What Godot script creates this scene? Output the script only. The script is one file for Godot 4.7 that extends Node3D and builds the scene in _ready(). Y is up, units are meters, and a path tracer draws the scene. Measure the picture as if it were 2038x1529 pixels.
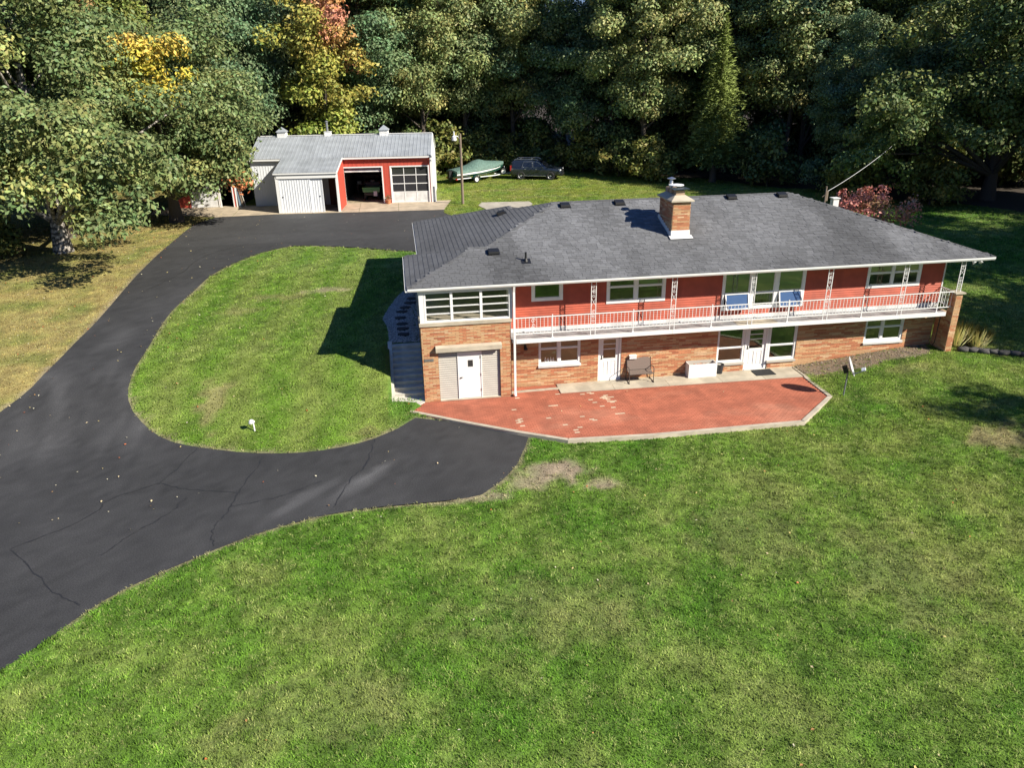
extends Node3D
# A red and brick ranch house on a slope, seen from a drone: x along the house front, z towards the viewer, y up, metres.

const EAVE := 5.04        # height of the roof edge
const SLOPE := 0.309      # roof rise over run
const EDGE_Z := 0.12      # the front roof edge
const WALL_Z := -0.88     # the main front wall, set back behind the balcony
var rng := RandomNumberGenerator.new()
var taken := {}
var mats := {}
var tex := {}
var unit_box: ArrayMesh
var noise_a := FastNoiseLite.new()
var noise_b := FastNoiseLite.new()
var noise_c := FastNoiseLite.new()


class Shape:
	var v := PackedVector3Array()
	var n := PackedVector3Array()
	var c := PackedColorArray()
	var colored := false

	func tri(a: Vector3, b: Vector3, d: Vector3, col := Color.WHITE) -> void:   # counter-clockwise seen from outside
		var no := (b - a).cross(d - a).normalized()
		v.append(a); v.append(d); v.append(b)
		n.append(no); n.append(no); n.append(no)
		c.append(col); c.append(col); c.append(col)
		if col != Color.WHITE: colored = true

	func quad(a: Vector3, b: Vector3, d: Vector3, e: Vector3, col := Color.WHITE) -> void:
		tri(a, b, d, col); tri(a, d, e, col)

	func box(at: Vector3, size: Vector3, basis := Basis.IDENTITY, col := Color.WHITE) -> void:
		var h := size / 2.0
		var p: Array[Vector3] = []
		for k in 8:
			p.append(at + basis * Vector3(h.x if k & 1 else -h.x, h.y if k & 2 else -h.y, h.z if k & 4 else -h.z))
		quad(p[4], p[5], p[7], p[6], col); quad(p[1], p[0], p[2], p[3], col)
		quad(p[5], p[1], p[3], p[7], col); quad(p[0], p[4], p[6], p[2], col)
		quad(p[6], p[7], p[3], p[2], col); quad(p[0], p[1], p[5], p[4], col)

	func span(a: Vector3, b: Vector3, col := Color.WHITE) -> void:              # a box between two corners
		box((a + b) / 2.0, (b - a).abs(), Basis.IDENTITY, col)

	func bar(a: Vector3, b: Vector3, w: float, h: float, col := Color.WHITE) -> void:   # a square bar from a to b
		var d := b - a
		var f := d.normalized()
		var s := f.cross(Vector3.UP)
		if s.length() < 0.01: s = Vector3.RIGHT
		s = s.normalized()
		box((a + b) / 2.0, Vector3(w, h, d.length()), Basis(s, -s.cross(f) * -1.0, -f), col)

	func tube(path: Array, radii: Array, sides := 8, cap := true, col := Color.WHITE) -> void:
		var rings := []
		var side := Vector3.ZERO
		for i in path.size():
			var f: Vector3 = (path[mini(i + 1, path.size() - 1)] - path[maxi(i - 1, 0)]).normalized()
			if side == Vector3.ZERO:
				side = f.cross(Vector3.UP if absf(f.y) < 0.9 else Vector3.RIGHT).normalized()
			side = (side - f * side.dot(f)).normalized()
			var up := side.cross(f)
			var ring := PackedVector3Array()
			var r: float = radii[mini(i, radii.size() - 1)]
			for k in sides + 1:
				var a := TAU * k / sides
				ring.append(path[i] + (side * cos(a) + up * sin(a)) * r)
			rings.append(ring)
		grid(rings, col, path)
		if cap:
			for e in [0, path.size() - 1]:
				for k in sides:
					tri(path[e], rings[e][k], rings[e][k + 1], col)

	func grid(rows: Array, col := Color.WHITE, centres := []) -> void:           # a smooth skin through rows of points
		var no := []
		var count: int = rows[0].size()
		var loop: bool = rows[0][0].distance_to(rows[0][count - 1]) < 1e-5
		for i in rows.size():
			var line := PackedVector3Array()
			for k in count:
				var k0 := k - 1 if k > 0 else (count - 2 if loop else 0)
				var k1 := k + 1 if k < count - 1 else (1 if loop else count - 1)
				var across: Vector3 = rows[i][k1] - rows[i][k0]
				var along: Vector3 = rows[mini(i + 1, rows.size() - 1)][k] - rows[maxi(i - 1, 0)][k]
				var q := along.cross(across).normalized()
				if centres.size() and q.dot(rows[i][k] - centres[i]) < 0.0: q = -q
				line.append(q)
			no.append(line)
		for i in rows.size() - 1:
			for k in count - 1:
				for t in [[[i, k], [i + 1, k + 1], [i, k + 1]], [[i, k], [i + 1, k], [i + 1, k + 1]]]:
					var p0: Vector3 = rows[t[0][0]][t[0][1]]
					var facing: Vector3 = (rows[t[2][0]][t[2][1]] - p0).cross(rows[t[1][0]][t[1][1]] - p0)
					if facing.dot(no[t[0][0]][t[0][1]] + no[t[1][0]][t[1][1]] + no[t[2][0]][t[2][1]]) < 0.0: t.reverse()
					for w in t:
						v.append(rows[w[0]][w[1]]); n.append(no[w[0]][w[1]]); c.append(col)
		if col != Color.WHITE: colored = true

	func lathe(profile: Array, at := Vector3.ZERO, basis := Basis.IDENTITY, sides := 16, col := Color.WHITE) -> void:   # profile of (radius, height)
		var rows := []
		var mid := []
		for p in profile:
			var ring := PackedVector3Array()
			for k in sides + 1:
				var a := TAU * k / sides
				ring.append(at + basis * Vector3(cos(a) * p.x, p.y, sin(a) * p.x))
			rows.append(ring); mid.append(at + basis * Vector3(0, p.y, 0))
		for i in rows.size() - 1:
			for k in sides:
				var a: Vector3 = rows[i][k]
				var b: Vector3 = rows[i][k + 1]
				var d: Vector3 = rows[i + 1][k + 1]
				var e: Vector3 = rows[i + 1][k]
				if a.distance_to(b) > 1e-6: tri(a, d, b, col)
				if d.distance_to(e) > 1e-6: tri(a, e, d, col)

	func prism(outline: PackedVector2Array, from: float, to: float, frame := Transform3D.IDENTITY, col := Color.WHITE) -> void:   # an outline pushed along the frame's z
		var o := outline.duplicate()
		if Geometry2D.is_polygon_clockwise(o): o.reverse()
		var ids := Geometry2D.triangulate_polygon(o)
		for i in range(0, ids.size(), 3):
			var t := [o[ids[i]], o[ids[i + 1]], o[ids[i + 2]]]
			if (t[1] - t[0]).cross(t[2] - t[0]) < 0: t.reverse()
			tri(frame * Vector3(t[0].x, t[0].y, to), frame * Vector3(t[1].x, t[1].y, to), frame * Vector3(t[2].x, t[2].y, to), col)
			tri(frame * Vector3(t[2].x, t[2].y, from), frame * Vector3(t[1].x, t[1].y, from), frame * Vector3(t[0].x, t[0].y, from), col)
		for i in o.size():
			var a := o[i]
			var b := o[(i + 1) % o.size()]
			quad(frame * Vector3(a.x, a.y, from), frame * Vector3(b.x, b.y, from), frame * Vector3(b.x, b.y, to), frame * Vector3(a.x, a.y, to), col)

	func mesh() -> ArrayMesh:
		var arrays := []
		arrays.resize(Mesh.ARRAY_MAX)
		arrays[Mesh.ARRAY_VERTEX] = v
		arrays[Mesh.ARRAY_NORMAL] = n
		if colored: arrays[Mesh.ARRAY_COLOR] = c
		var m := ArrayMesh.new()
		m.add_surface_from_arrays(Mesh.PRIMITIVE_TRIANGLES, arrays)
		return m


func _ready() -> void:
	# camera, sky, sun, exposure
	var cam := Camera3D.new()
	cam.name = "camera"
	cam.fov = 53.77
	cam.near = 0.1
	cam.far = 900.0
	cam.transform = Transform3D(Basis(Vector3(0.98906055, -0.01639475, 0.14659621), Vector3(0.07176687, 0.92173765, -0.38111576), Vector3(-0.12887495, 0.38746732, 0.91283094)).orthonormalized(), Vector3(-0.459, 13.166, 29.745))
	add_child(cam)
	cam.current = true
	var env := Environment.new()
	env.background_mode = Environment.BG_SKY
	var sky := ProceduralSkyMaterial.new()
	sky.sky_top_color = Color(0.24, 0.42, 0.72)
	sky.sky_horizon_color = Color(0.62, 0.73, 0.85)
	sky.sky_curve = 0.15
	sky.ground_bottom_color = Color(0.1, 0.12, 0.06)
	sky.ground_horizon_color = Color(0.3, 0.33, 0.3)
	sky.sky_energy_multiplier = 0.68
	env.sky = Sky.new()
	env.sky.sky_material = sky
	env.tonemap_mode = Environment.TONE_MAPPER_LINEAR
	env.tonemap_exposure = 1.92
	env.sdfgi_enabled = true
	env.ssao_enabled = true
	env.ssil_enabled = true
	var we := WorldEnvironment.new()
	we.name = "environment"
	we.environment = env
	add_child(we)
	var sun := DirectionalLight3D.new()
	sun.name = "sun"
	sun.light_energy = 1.5
	sun.light_color = Color(1.0, 0.97, 0.91)
	sun.light_angular_distance = 0.5
	sun.shadow_enabled = true
	sun.look_at_from_position(Vector3(1.3, 1.14, 1.0), Vector3.ZERO)
	add_child(sun)

	rng.seed = 20240611
	noise_a.seed = 5; noise_a.frequency = 0.09; noise_a.fractal_octaves = 3
	noise_b.seed = 9; noise_b.frequency = 0.32; noise_b.fractal_octaves = 3
	noise_c.seed = 17; noise_c.frequency = 1.1; noise_c.fractal_octaves = 2
	var ub := Shape.new()
	ub.box(Vector3.ZERO, Vector3.ONE)
	unit_box = ub.mesh()
	make_textures()
	make_materials()
	make_outlines()
	make_ground()
	make_paving()
	make_house()
	make_barn()
	make_suv()
	make_boat()
	make_small_things()
	make_trees()
	make_grass()


# ---------- naming and tagging ----------
func numbered(called: String, parent: Node) -> String:
	var key := "%d/%s" % [parent.get_instance_id(), called]
	var k: int = taken.get(key, -1) + 1
	taken[key] = k
	return called if k == 0 else "%s_%03d" % [called, k]

func put(node: Node3D, called: String, parent: Node) -> void:
	node.name = numbered(called, parent)
	parent.add_child(node, true)

func tag(o: Node, label: String, category: String, group := "", kind := "") -> void:
	o.set_meta("label", label)
	if category: o.set_meta("category", category)
	if group: o.set_meta("group", group)
	if kind: o.set_meta("kind", kind)

func thing(called: String, label: String, category: String, at := Vector3.ZERO, turn := 0.0, group := "") -> Node3D:
	var o := Node3D.new()
	put(o, called, self)
	o.position = at
	o.rotation.y = turn
	tag(o, label, category, group)
	return o

func part(called: String, s: Shape, m: Material, parent: Node = self) -> MeshInstance3D:
	return piece(called, s.mesh(), m, parent)

func piece(called: String, mesh: Mesh, m: Material, parent: Node = self, where := Transform3D.IDENTITY) -> MeshInstance3D:
	var o := MeshInstance3D.new()
	o.mesh = mesh
	o.material_override = m
	o.transform = where
	put(o, called, parent)
	return o

func setting(called: String, s: Shape, m: Material, label: String) -> MeshInstance3D:
	var o := part(called, s, m)
	o.set_meta("label", label)
	o.set_meta("kind", "structure")
	return o

func many(called: String, mesh: Mesh, m: Material, where: Array, tints: Array, parent: Node = self) -> MultiMeshInstance3D:
	var mm := MultiMesh.new()
	mm.transform_format = MultiMesh.TRANSFORM_3D
	mm.use_colors = true
	mm.mesh = mesh
	mm.instance_count = where.size()
	for i in where.size():
		mm.set_instance_transform(i, where[i])
		mm.set_instance_color(i, tints[i])
	var o := MultiMeshInstance3D.new()
	o.multimesh = mm
	o.material_override = m
	put(o, called, parent)
	o.set_meta("kind", "stuff")
	return o


# ---------- materials ----------
func noise_texture(seed_: int, freq: float, octaves: int, lo: float, hi: float, side := 256, squash := 1.0, gain := 1.0) -> ImageTexture:
	var f := FastNoiseLite.new()
	f.seed = seed_
	f.frequency = freq
	f.fractal_octaves = octaves
	var grey := f.get_seamless_image(side, side)
	var im := Image.create(side, side, false, Image.FORMAT_RGB8)
	for y in side:
		for x in side:
			var k := clampf((grey.get_pixel(x, int(y * squash) % side).r - 0.5) * gain + 0.5, 0.0, 1.0)
			var g := lerpf(lo, hi, k)
			im.set_pixel(x, y, Color(g, g, g))
	return ImageTexture.create_from_image(im)

func grit_texture(lo: float, hi: float, side := 256) -> ImageTexture:
	var im := Image.create(side, side, false, Image.FORMAT_RGB8)
	for y in side:
		for x in side:
			var g := lerpf(lo, hi, rng.randf())
			im.set_pixel(x, y, Color(g, g, g))
	return ImageTexture.create_from_image(im)

func make_textures() -> void:
	tex.mottle = noise_texture(3, 0.02, 5, 0.72, 1.0, 256, 1.0, 1.5)
	tex.soft = noise_texture(4, 0.012, 5, 0.86, 1.0, 256, 1.0, 1.4)
	tex.fine = noise_texture(8, 0.08, 4, 0.7, 1.0, 256, 1.0, 1.4)
	tex.grit = grit_texture(0.55, 1.0)
	tex.patch = noise_texture(21, 0.03, 4, 0.25, 1.0, 256, 1.0, 2.6)
	tex.streak = noise_texture(12, 0.04, 4, 0.9, 1.0, 256, 0.12, 1.2)

func mat(key: String, col := Color.WHITE, rough := 0.8, o := {}) -> StandardMaterial3D:   # col is a linear base colour
	if mats.has(key): return mats[key]
	var m := StandardMaterial3D.new()
	m.albedo_color = col.linear_to_srgb()
	m.roughness = rough
	m.metallic = o.get("metal", 0.0)
	if o.has("spec"): m.metallic_specular = o.spec
	if o.get("vertex", false): m.vertex_color_use_as_albedo = true
	if o.has("tex"):
		m.albedo_texture = tex[o.tex]
		m.uv1_triplanar = true
		m.uv1_world_triplanar = true
		m.uv1_scale = Vector3.ONE * o.get("scale", 1.0)
	if o.has("bump"):
		m.uv1_triplanar = true
		m.uv1_world_triplanar = true
		m.uv1_scale = Vector3.ONE * o.get("scale", 1.0)
		m.heightmap_enabled = true
		m.heightmap_texture = tex[o.bump]
		m.heightmap_scale = o.get("deep", 0.5)
	if o.has("coat"):
		m.clearcoat_enabled = true
		m.clearcoat = o.coat
		m.clearcoat_roughness = 0.05
	if o.has("back"):
		m.backlight_enabled = true
		m.backlight = Color.WHITE * o.back
	m.cull_mode = BaseMaterial3D.CULL_DISABLED if o.has("back") else BaseMaterial3D.CULL_BACK
	mats[key] = m
	return m

func glass(key: String, tint: Color, mirror: float, alpha := 0.12) -> StandardMaterial3D:
	if mats.has(key): return mats[key]
	var m := StandardMaterial3D.new()
	m.transparency = BaseMaterial3D.TRANSPARENCY_ALPHA
	m.albedo_color = Color(tint.r, tint.g, tint.b, alpha)
	m.roughness = 0.02
	m.metallic = mirror
	m.metallic_specular = 0.6
	mats[key] = m
	return m

func coated_pane(key: String, tint: Color, share: float) -> StandardMaterial3D:   # clear glazing whose coating mirrors a share of the light
	var im := Image.create(4, 4, false, Image.FORMAT_RGB8)
	im.fill(Color.WHITE)
	var m := StandardMaterial3D.new()
	m.transparency = BaseMaterial3D.TRANSPARENCY_ALPHA
	m.albedo_texture = ImageTexture.create_from_image(im)
	m.albedo_color = Color(tint.r, tint.g, tint.b, share)
	m.metallic = 1.0
	m.roughness = 0.03
	mats[key] = m
	return m

func make_materials() -> void:
	mat("white", Color(0.71, 0.71, 0.7), 0.55, {"tex": "soft", "scale": 0.4})
	mat("white_clean", Color(0.72, 0.72, 0.71), 0.5)
	mat("sash", Color(0.7, 0.7, 0.7), 0.5)
	mat("red_paint", Color(0.47, 0.09, 0.045), 0.6, {"tex": "soft", "scale": 0.4})
	mat("barn_red", Color(0.5, 0.075, 0.045), 0.7, {"tex": "streak", "scale": 0.5})
	mat("mortar", Color(0.5, 0.36, 0.25), 0.95, {"tex": "fine", "scale": 2.0})
	mat("brick_many", Color.WHITE, 0.9, {"tex": "fine", "scale": 3.0, "vertex": true, "bump": "fine", "deep": 0.4})
	mat("roof_deck", Color(0.075, 0.076, 0.08), 0.95, {"tex": "grit", "scale": 1.5})
	mat("shingle_many", Color.WHITE, 0.95, {"tex": "grit", "scale": 1.7, "vertex": true})
	mat("asphalt", Color(0.175, 0.174, 0.178), 0.8, {"tex": "fine", "scale": 0.9, "vertex": true, "bump": "grit", "deep": 0.5})
	mat("tar", Color(0.035, 0.035, 0.036), 0.5, {"tex": "fine", "scale": 1.0})
	mat("concrete", Color(0.5, 0.44, 0.34), 0.9, {"tex": "soft", "scale": 0.35})
	mat("old_concrete", Color(0.6, 0.57, 0.5), 0.9, {"tex": "soft", "scale": 0.5})
	mat("apron", Color(0.43, 0.34, 0.22), 0.9, {"tex": "mottle", "scale": 0.4})
	mat("paver_many", Color.WHITE, 0.85, {"tex": "soft", "scale": 0.3, "vertex": true})
	mat("paver_bed", Color(0.37, 0.115, 0.065), 0.95, {"tex": "fine", "scale": 2.0})
	mat("beige", Color(0.44, 0.41, 0.36), 0.6)
	mat("deck_grey", Color(0.38, 0.38, 0.38), 0.7, {"tex": "soft", "scale": 0.5})
	mat("dark", Color(0.025, 0.024, 0.023), 0.6)
	mat("black", Color(0.012, 0.012, 0.013), 0.5)
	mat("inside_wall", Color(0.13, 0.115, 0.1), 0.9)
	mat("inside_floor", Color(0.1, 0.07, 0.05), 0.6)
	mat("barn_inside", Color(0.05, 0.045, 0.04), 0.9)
	mat("metal_roof", Color(0.43, 0.46, 0.49), 0.5, {"metal": 0.25, "tex": "soft", "scale": 0.2})
	mat("white_metal", Color(0.68, 0.7, 0.73), 0.5)
	mat("steel", Color(0.55, 0.56, 0.58), 0.35, {"metal": 0.9})
	mat("grey_metal", Color(0.2, 0.21, 0.23), 0.5, {"metal": 0.3})
	mat("bark", Color(0.13, 0.105, 0.085), 0.95, {"tex": "fine", "scale": 0.8, "bump": "fine", "deep": 4.0})
	mat("pale_bark", Color(0.55, 0.5, 0.44), 0.95, {"tex": "patch", "scale": 0.5, "bump": "fine", "deep": 3.0})
	mat("weathered", Color(0.22, 0.17, 0.13), 0.9, {"tex": "streak", "scale": 1.0})
	mat("grass_many", Color.WHITE, 0.75, {"vertex": true, "back": 0.5, "spec": 0.25})
	mat("leaf", Color.WHITE, 0.5, {"vertex": true, "back": 0.45, "spec": 0.35})
	mat("ground", Color.WHITE, 0.98, {"vertex": true, "tex": "fine", "scale": 0.5, "bump": "fine", "deep": 2.0})
	mat("stone_many", Color.WHITE, 0.9, {"vertex": true, "tex": "fine", "scale": 3.0})
	coated_pane("pane", Color(0.88, 0.95, 0.85), 0.2)
	coated_pane("porch_pane", Color(0.85, 0.87, 0.85), 0.13)
	glass("blue_pane", Color(0.36, 0.47, 0.64), 0.3, 0.75)
	glass("barn_pane", Color(0.6, 0.63, 0.7), 0.1)


# ---------- the lie of the land ----------
const LEFT_RISE := [[60.0, -1.6], [20.0, -0.6], [8.0, -0.32], [4.0, -0.22], [1.2, 0.08], [-3.0, 1.41], [-8.2, 1.92], [-16.0, 2.53], [-30.0, 2.56], [-60.0, 2.7], [-260.0, 6.0]]
const FRONT_RISE := [[60.0, -1.6], [20.0, -0.6], [8.0, -0.32], [5.0, -0.14], [1.2, -0.02], [0.0, 0.0]]

func along(k: Array, z: float) -> float:
	var last := k.size() - 1
	if z >= k[0][0]: return k[0][1]
	if z <= k[last][0]: return k[last][1]
	var i := 0
	while not (k[i][0] >= z and z >= k[i + 1][0]): i += 1
	var a := maxi(i - 1, 0)
	var b := mini(i + 2, last)
	var s0: float = (k[i + 1][1] - k[a][1]) / (k[i + 1][0] - k[a][0])
	var s1: float = (k[b][1] - k[i][1]) / (k[b][0] - k[i][0])
	var d: float = k[i + 1][0] - k[i][0]
	var t: float = (z - k[i][0]) / d
	return (2 * t * t * t - 3 * t * t + 1) * k[i][1] + (t * t * t - 2 * t * t + t) * d * s0 + (-2 * t * t * t + 3 * t * t) * k[i + 1][1] + (t * t * t - t * t) * d * s1

func land(x: float, z: float) -> float:
	var l := along(LEFT_RISE, z)
	if x < -1.4: return l
	var f := along(FRONT_RISE, z)
	f += 0.65 * smoothstep(15.5, 24.0, x) * (1.0 if z < 1.0 else exp(-(z - 1.0) / 9.0))
	if z < 0.6 and x > 24.0: f += 1.9 * smoothstep(0.6, -16.0, z) * smoothstep(24.0, 24.6, x)
	if x < 0.05 and z < -3.45: return l
	if z <= -13.0: return maxf(l, f) if x > 24.0 else l
	if z <= 0.0: return f
	return lerpf(l, f, smoothstep(-1.4, 1.0, x))

func spline(pts: Array, step := 0.6) -> PackedVector2Array:   # a closed outline through the points; three numbers mark a sharp corner
	var out := PackedVector2Array()
	for i in pts.size():
		var b: Array = pts[i]
		var d: Array = pts[(i + 1) % pts.size()]
		var p1 := Vector2(b[0], b[1])
		var p2 := Vector2(d[0], d[1])
		var a: Array = pts[(i - 1 + pts.size()) % pts.size()]
		var e: Array = pts[(i + 2) % pts.size()]
		var p0 := p1 if b.size() > 2 else Vector2(a[0], a[1])
		var p3 := p2 if d.size() > 2 else Vector2(e[0], e[1])
		var count := maxi(int(p1.distance_to(p2) / step), 1)
		for k in count:
			out.append(p1.cubic_interpolate(p2, p0, p3, float(k) / count))
	return out

func sheet(outline: PackedVector2Array, lift: float, cell: float, col: Callable, level := INF) -> Shape:   # a thin sheet laid on the land inside an outline
	var s := Shape.new()
	var lo := outline[0]
	var hi := outline[0]
	for p in outline:
		lo = lo.min(p); hi = hi.max(p)
	var nx := int(ceil((hi.x - lo.x) / cell))
	var nz := int(ceil((hi.y - lo.y) / cell))
	for i in nx:
		for k in nz:
			var a := lo + Vector2(i, k) * cell
			var sq := PackedVector2Array([a, a + Vector2(cell, 0), a + Vector2(cell, cell), a + Vector2(0, cell)])
			for poly in Geometry2D.intersect_polygons(sq, outline):
				var ids := Geometry2D.triangulate_polygon(poly)
				for q in range(0, ids.size(), 3):
					var t := []
					for w in 3:
						var p: Vector2 = poly[ids[q + w]]
						t.append(Vector3(p.x, (land(p.x, p.y) if level == INF else level) + lift, p.y))
					if (t[1] - t[0]).cross(t[2] - t[0]).y < 0: t.reverse()
					var no: Vector3 = (t[1] - t[0]).cross(t[2] - t[0]).normalized()
					for w in [0, 2, 1]:
						s.v.append(t[w]); s.n.append(no)
						s.c.append(col.call(t[w].x, t[w].z))
	s.colored = true
	return s


# ---------- setting ----------
var drive_line: PackedVector2Array
var verge_line: PackedVector2Array
var patio_line: PackedVector2Array
var apron_line: PackedVector2Array
var slab_line: PackedVector2Array
var gravel_line: PackedVector2Array
var dirt_line: PackedVector2Array
# bare or dry places on the lawn: x, z, reach along x, reach along z, how bare, kind (0 earth, 1 dry grass)
const BARE := [[4.4, 6.4, 1.5, 0.6, 1.0, 0], [5.6, 7.4, 0.9, 0.4, 0.9, 0], [3.2, 7.1, 0.8, 0.5, 0.8, 0], [1.4, 7.75, 1.6, 0.22, 0.8, 0], [21.4, 7.2, 1.5, 1.0, 1.0, 1], [-8.7, -0.2, 0.6, 1.5, 0.8, 1], [-4.5, -10.9, 1.6, 0.35, 0.75, 0], [-7.3, -10.2, 1.3, 0.5, 0.6, 1],
	[-8.7, -8.5, 1.2, 0.6, 0.45, 1], [-2.4, 2.2, 0.8, 0.35, 0.5, 1], [21.3, 1.2, 0.8, 0.5, 0.5, 1], [22.5, 5.0, 1.0, 0.5, 0.35, 1], [26.3, 0.9, 0.8, 0.4, 0.6, 1], [9.5, 11.0, 2.2, 1.6, 0.35, 1], [3.0, 13.5, 3.0, 1.5, 0.35, 1],
	[13.0, 13.5, 2.0, 2.4, 0.35, 1], [-3.0, 16.0, 2.5, 1.2, 0.3, 1], [9.5, -41.0, 4.5, 0.6, 0.5, 1], [12.0, -36.5, 4.0, 0.5, 0.35, 1]]

func make_outlines() -> void:
	drive_line = spline([[-14.8, -32.9, 1], [-15.8, -30.0], [-15.8, -23.3], [-15.6, -16.0], [-15.55, -11.0], [-15.65, -6.5], [-15.9, -3.2], [-16.9, -0.7], [-21.0, 3.5], [-30.0, 11.0, 1], [-26.0, 22.0, 1], [-14.5, 17.2], [-11.1, 13.5], [-9.35, 11.05], [-7.4, 9.55],
		[-5.5, 8.45], [-3.5, 7.8], [-1.6, 7.62], [0.4, 7.62], [1.6, 7.45], [2.35, 6.75], [3.1, 5.7], [3.55, 4.6], [3.8, 3.86, 1], [3.4, 3.62, 1], [1.0, 2.1], [-0.45, 1.5, 1], [-1.2, 2.2], [-2.1, 2.8], [-3.3, 3.25], [-4.8, 3.42], [-6.5, 3.2], [-8.0, 2.7],
		[-9.9, 1.85], [-11.3, 0.5], [-12.1, -0.8], [-12.3, -2.3], [-12.2, -4.5], [-12.3, -7.5], [-12.2, -9.5], [-11.8, -11.6], [-11.35, -14.4], [-10.5, -16.8], [-9.3, -19.2], [-8.1, -20.4], [-6.8, -20.65], [-4.0, -19.6], [-1.1, -18.1], [0.8, -17.2], [2.0, -15.5, 1], [9.0, -14.2, 1],
		[7.0, -24.0], [3.3, -29.6], [3.0, -32.0, 1], [-5.2, -32.65, 1], [-10.0, -33.1, 1]])
	verge_line = Geometry2D.offset_polygon(drive_line, 0.14)[0]
	patio_line = spline([[-0.56, 1.0], [0.99, 2.08], [3.41, 3.63], [5.19, 4.6, 1], [8.5, 4.78, 1], [14.66, 4.7, 1], [16.98, 2.61, 1], [17.0, 0.3, 1], [5.86, 0.12, 1], [5.83, -0.88, 1], [3.78, -0.88, 1], [3.78, 0.0, 1], [0.0, 0.0, 1], [-0.55, 0.62, 1]])
	apron_line = PackedVector2Array([Vector2(3.9, -36.5), Vector2(3.0, -31.98), Vector2(-5.2, -32.63), Vector2(-10.0, -33.08), Vector2(-14.9, -32.85), Vector2(-16.2, -33.6), Vector2(-20.5, -35.2), Vector2(-20.6, -38.6)])
	slab_line = PackedVector2Array([Vector2(5.9, -33.2), Vector2(6.3, -34.7), Vector2(10.3, -34.3), Vector2(10.4, -33.0), Vector2(9.2, -29.5), Vector2(6.6, -30.0)])
	gravel_line = spline([[-1.42, -3.55, 1], [-1.5, -5.4], [-1.72, -6.3], [-1.38, -7.9], [-0.95, -9.4], [-0.5, -10.3], [0.05, -10.8, 1], [0.05, -3.5, 1]])
	dirt_line = spline([[17.15, 0.35], [17.2, -0.9, 1], [23.7, -0.9, 1], [23.3, 0.0], [22.4, 0.35], [21.0, 0.25], [19.8, 0.6], [18.6, 0.5]], 0.3)

func bareness(x: float, z: float) -> Vector2:   # (earth, dry grass)
	var e := 0.0
	var d := 0.0
	for b in BARE:
		var r := Vector2((x - b[0]) / b[2], (z - b[1]) / b[3]).length() + noise_b.get_noise_2d(x * 3.0, z * 3.0) * 0.9
		var k: float = b[4] * smoothstep(1.15, 0.55, r)
		if b[5] == 0: e = maxf(e, k)
		else: d = maxf(d, k)
	return Vector2(e, d)

func lawn_colour(x: float, z: float) -> Color:
	var a := noise_a.get_noise_2d(x, z)
	var b := noise_b.get_noise_2d(x + 40.0, z)
	var fine := noise_c.get_noise_2d(x, z)
	var c := Color(0.09, 0.215, 0.017).lerp(Color(0.18, 0.295, 0.042), clampf(0.5 + a * 0.8 + b * 0.7, 0.0, 1.0))
	var dry := clampf(b * 1.2 + a * 0.5 + fine * 0.5 - 0.12, 0.0, 0.75)
	if x < -1.5 and x > -15.0 and z < 4.0 and z > -22.0:      # the island inside the drive: even, bright green with faint mowing stripes
		dry *= 0.45
		c = c.lerp(Color(0.16, 0.29, 0.025), 0.65)
		c = c.lerp(Color(0.23, 0.3, 0.06), 0.85 * (0.5 + 0.5 * sin((x + z * 0.12) * 2.3 + a * 2.0)))
	elif x < -15.0 and z > -50.0:                             # under the old maples: worn brown grass strewn with leaves
		c = c.lerp(Color(0.46, 0.355, 0.13), clampf(0.8 + b * 0.7, 0.0, 0.95))
	elif z < -24.0:                                           # the back lawn, yellower
		c = c.lerp(Color(0.27, 0.31, 0.04), clampf(0.65 + b * 0.6, 0.0, 1.0))
	elif x > 6.0 and z > -6.0:
		c = c.lerp(Color(0.25, 0.3, 0.055), clampf(smoothstep(6.0, 18.0, x) * (0.35 + b * 0.5), 0.0, 1.0))
	c = c.lerp(Color(0.29, 0.3, 0.1), dry * 0.55)
	if z > 0.0 and x > -14.0: c = c * (1.06 + 0.1 * sin((x * 0.92 + z * 0.38) * 2.5 + a * 3.0))   # faint wheel tracks of the mower
	var bare := bareness(x, z)
	c = c.lerp(Color(0.34, 0.28, 0.13), bare.y * 0.85)
	c = c.lerp(Color(0.46, 0.35, 0.25), bare.x * 0.9)
	if verge(x, z): c = c.lerp(Color(0.36, 0.29, 0.19), 0.7)
	c = c * (0.85 + fine * 0.4)
	c.a = 1.0
	return c

func verge(x: float, z: float) -> bool:   # the worn rim of the lawn along the asphalt
	return x < 4.6 and x > -17.5 and z > -21.5 and z < 12.0 and Geometry2D.is_point_in_polygon(Vector2(x, z), verge_line)

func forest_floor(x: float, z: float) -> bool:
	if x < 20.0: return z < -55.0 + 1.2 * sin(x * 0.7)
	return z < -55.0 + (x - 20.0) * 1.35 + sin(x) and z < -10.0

func under_house(x: float, z: float) -> bool:
	return x > 0.1 and x < 23.8 and z > -12.55 and z < -1.0 or x > 0.1 and x < 3.6 and z > -12.55 and z < -0.1

func ground_height(x: float, z: float) -> float:
	var h := land(x, z)
	if under_house(x, z): return -0.6
	if x > 0.0 and x < 3.8 and z > -0.3 and z < 0.06: return -0.2
	if x > -1.37 and x < 0.08 and z > -3.47 and z < 0.35: return minf(h, -0.3)
	var p := Vector2(x, z)
	if Geometry2D.is_point_in_polygon(p, drive_line): return h - 0.07
	if Geometry2D.is_point_in_polygon(p, patio_line) or x > 5.7 and x < 17.0 and z > -1.0 and z < 0.4: return minf(h, -0.14)
	if Geometry2D.is_point_in_polygon(p, apron_line) or Geometry2D.is_point_in_polygon(p, slab_line): return h - 0.05
	if x > -20.0 and x < 5.0 and z < -36.0 and z > -47.0: return h - 0.08
	return h

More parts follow.
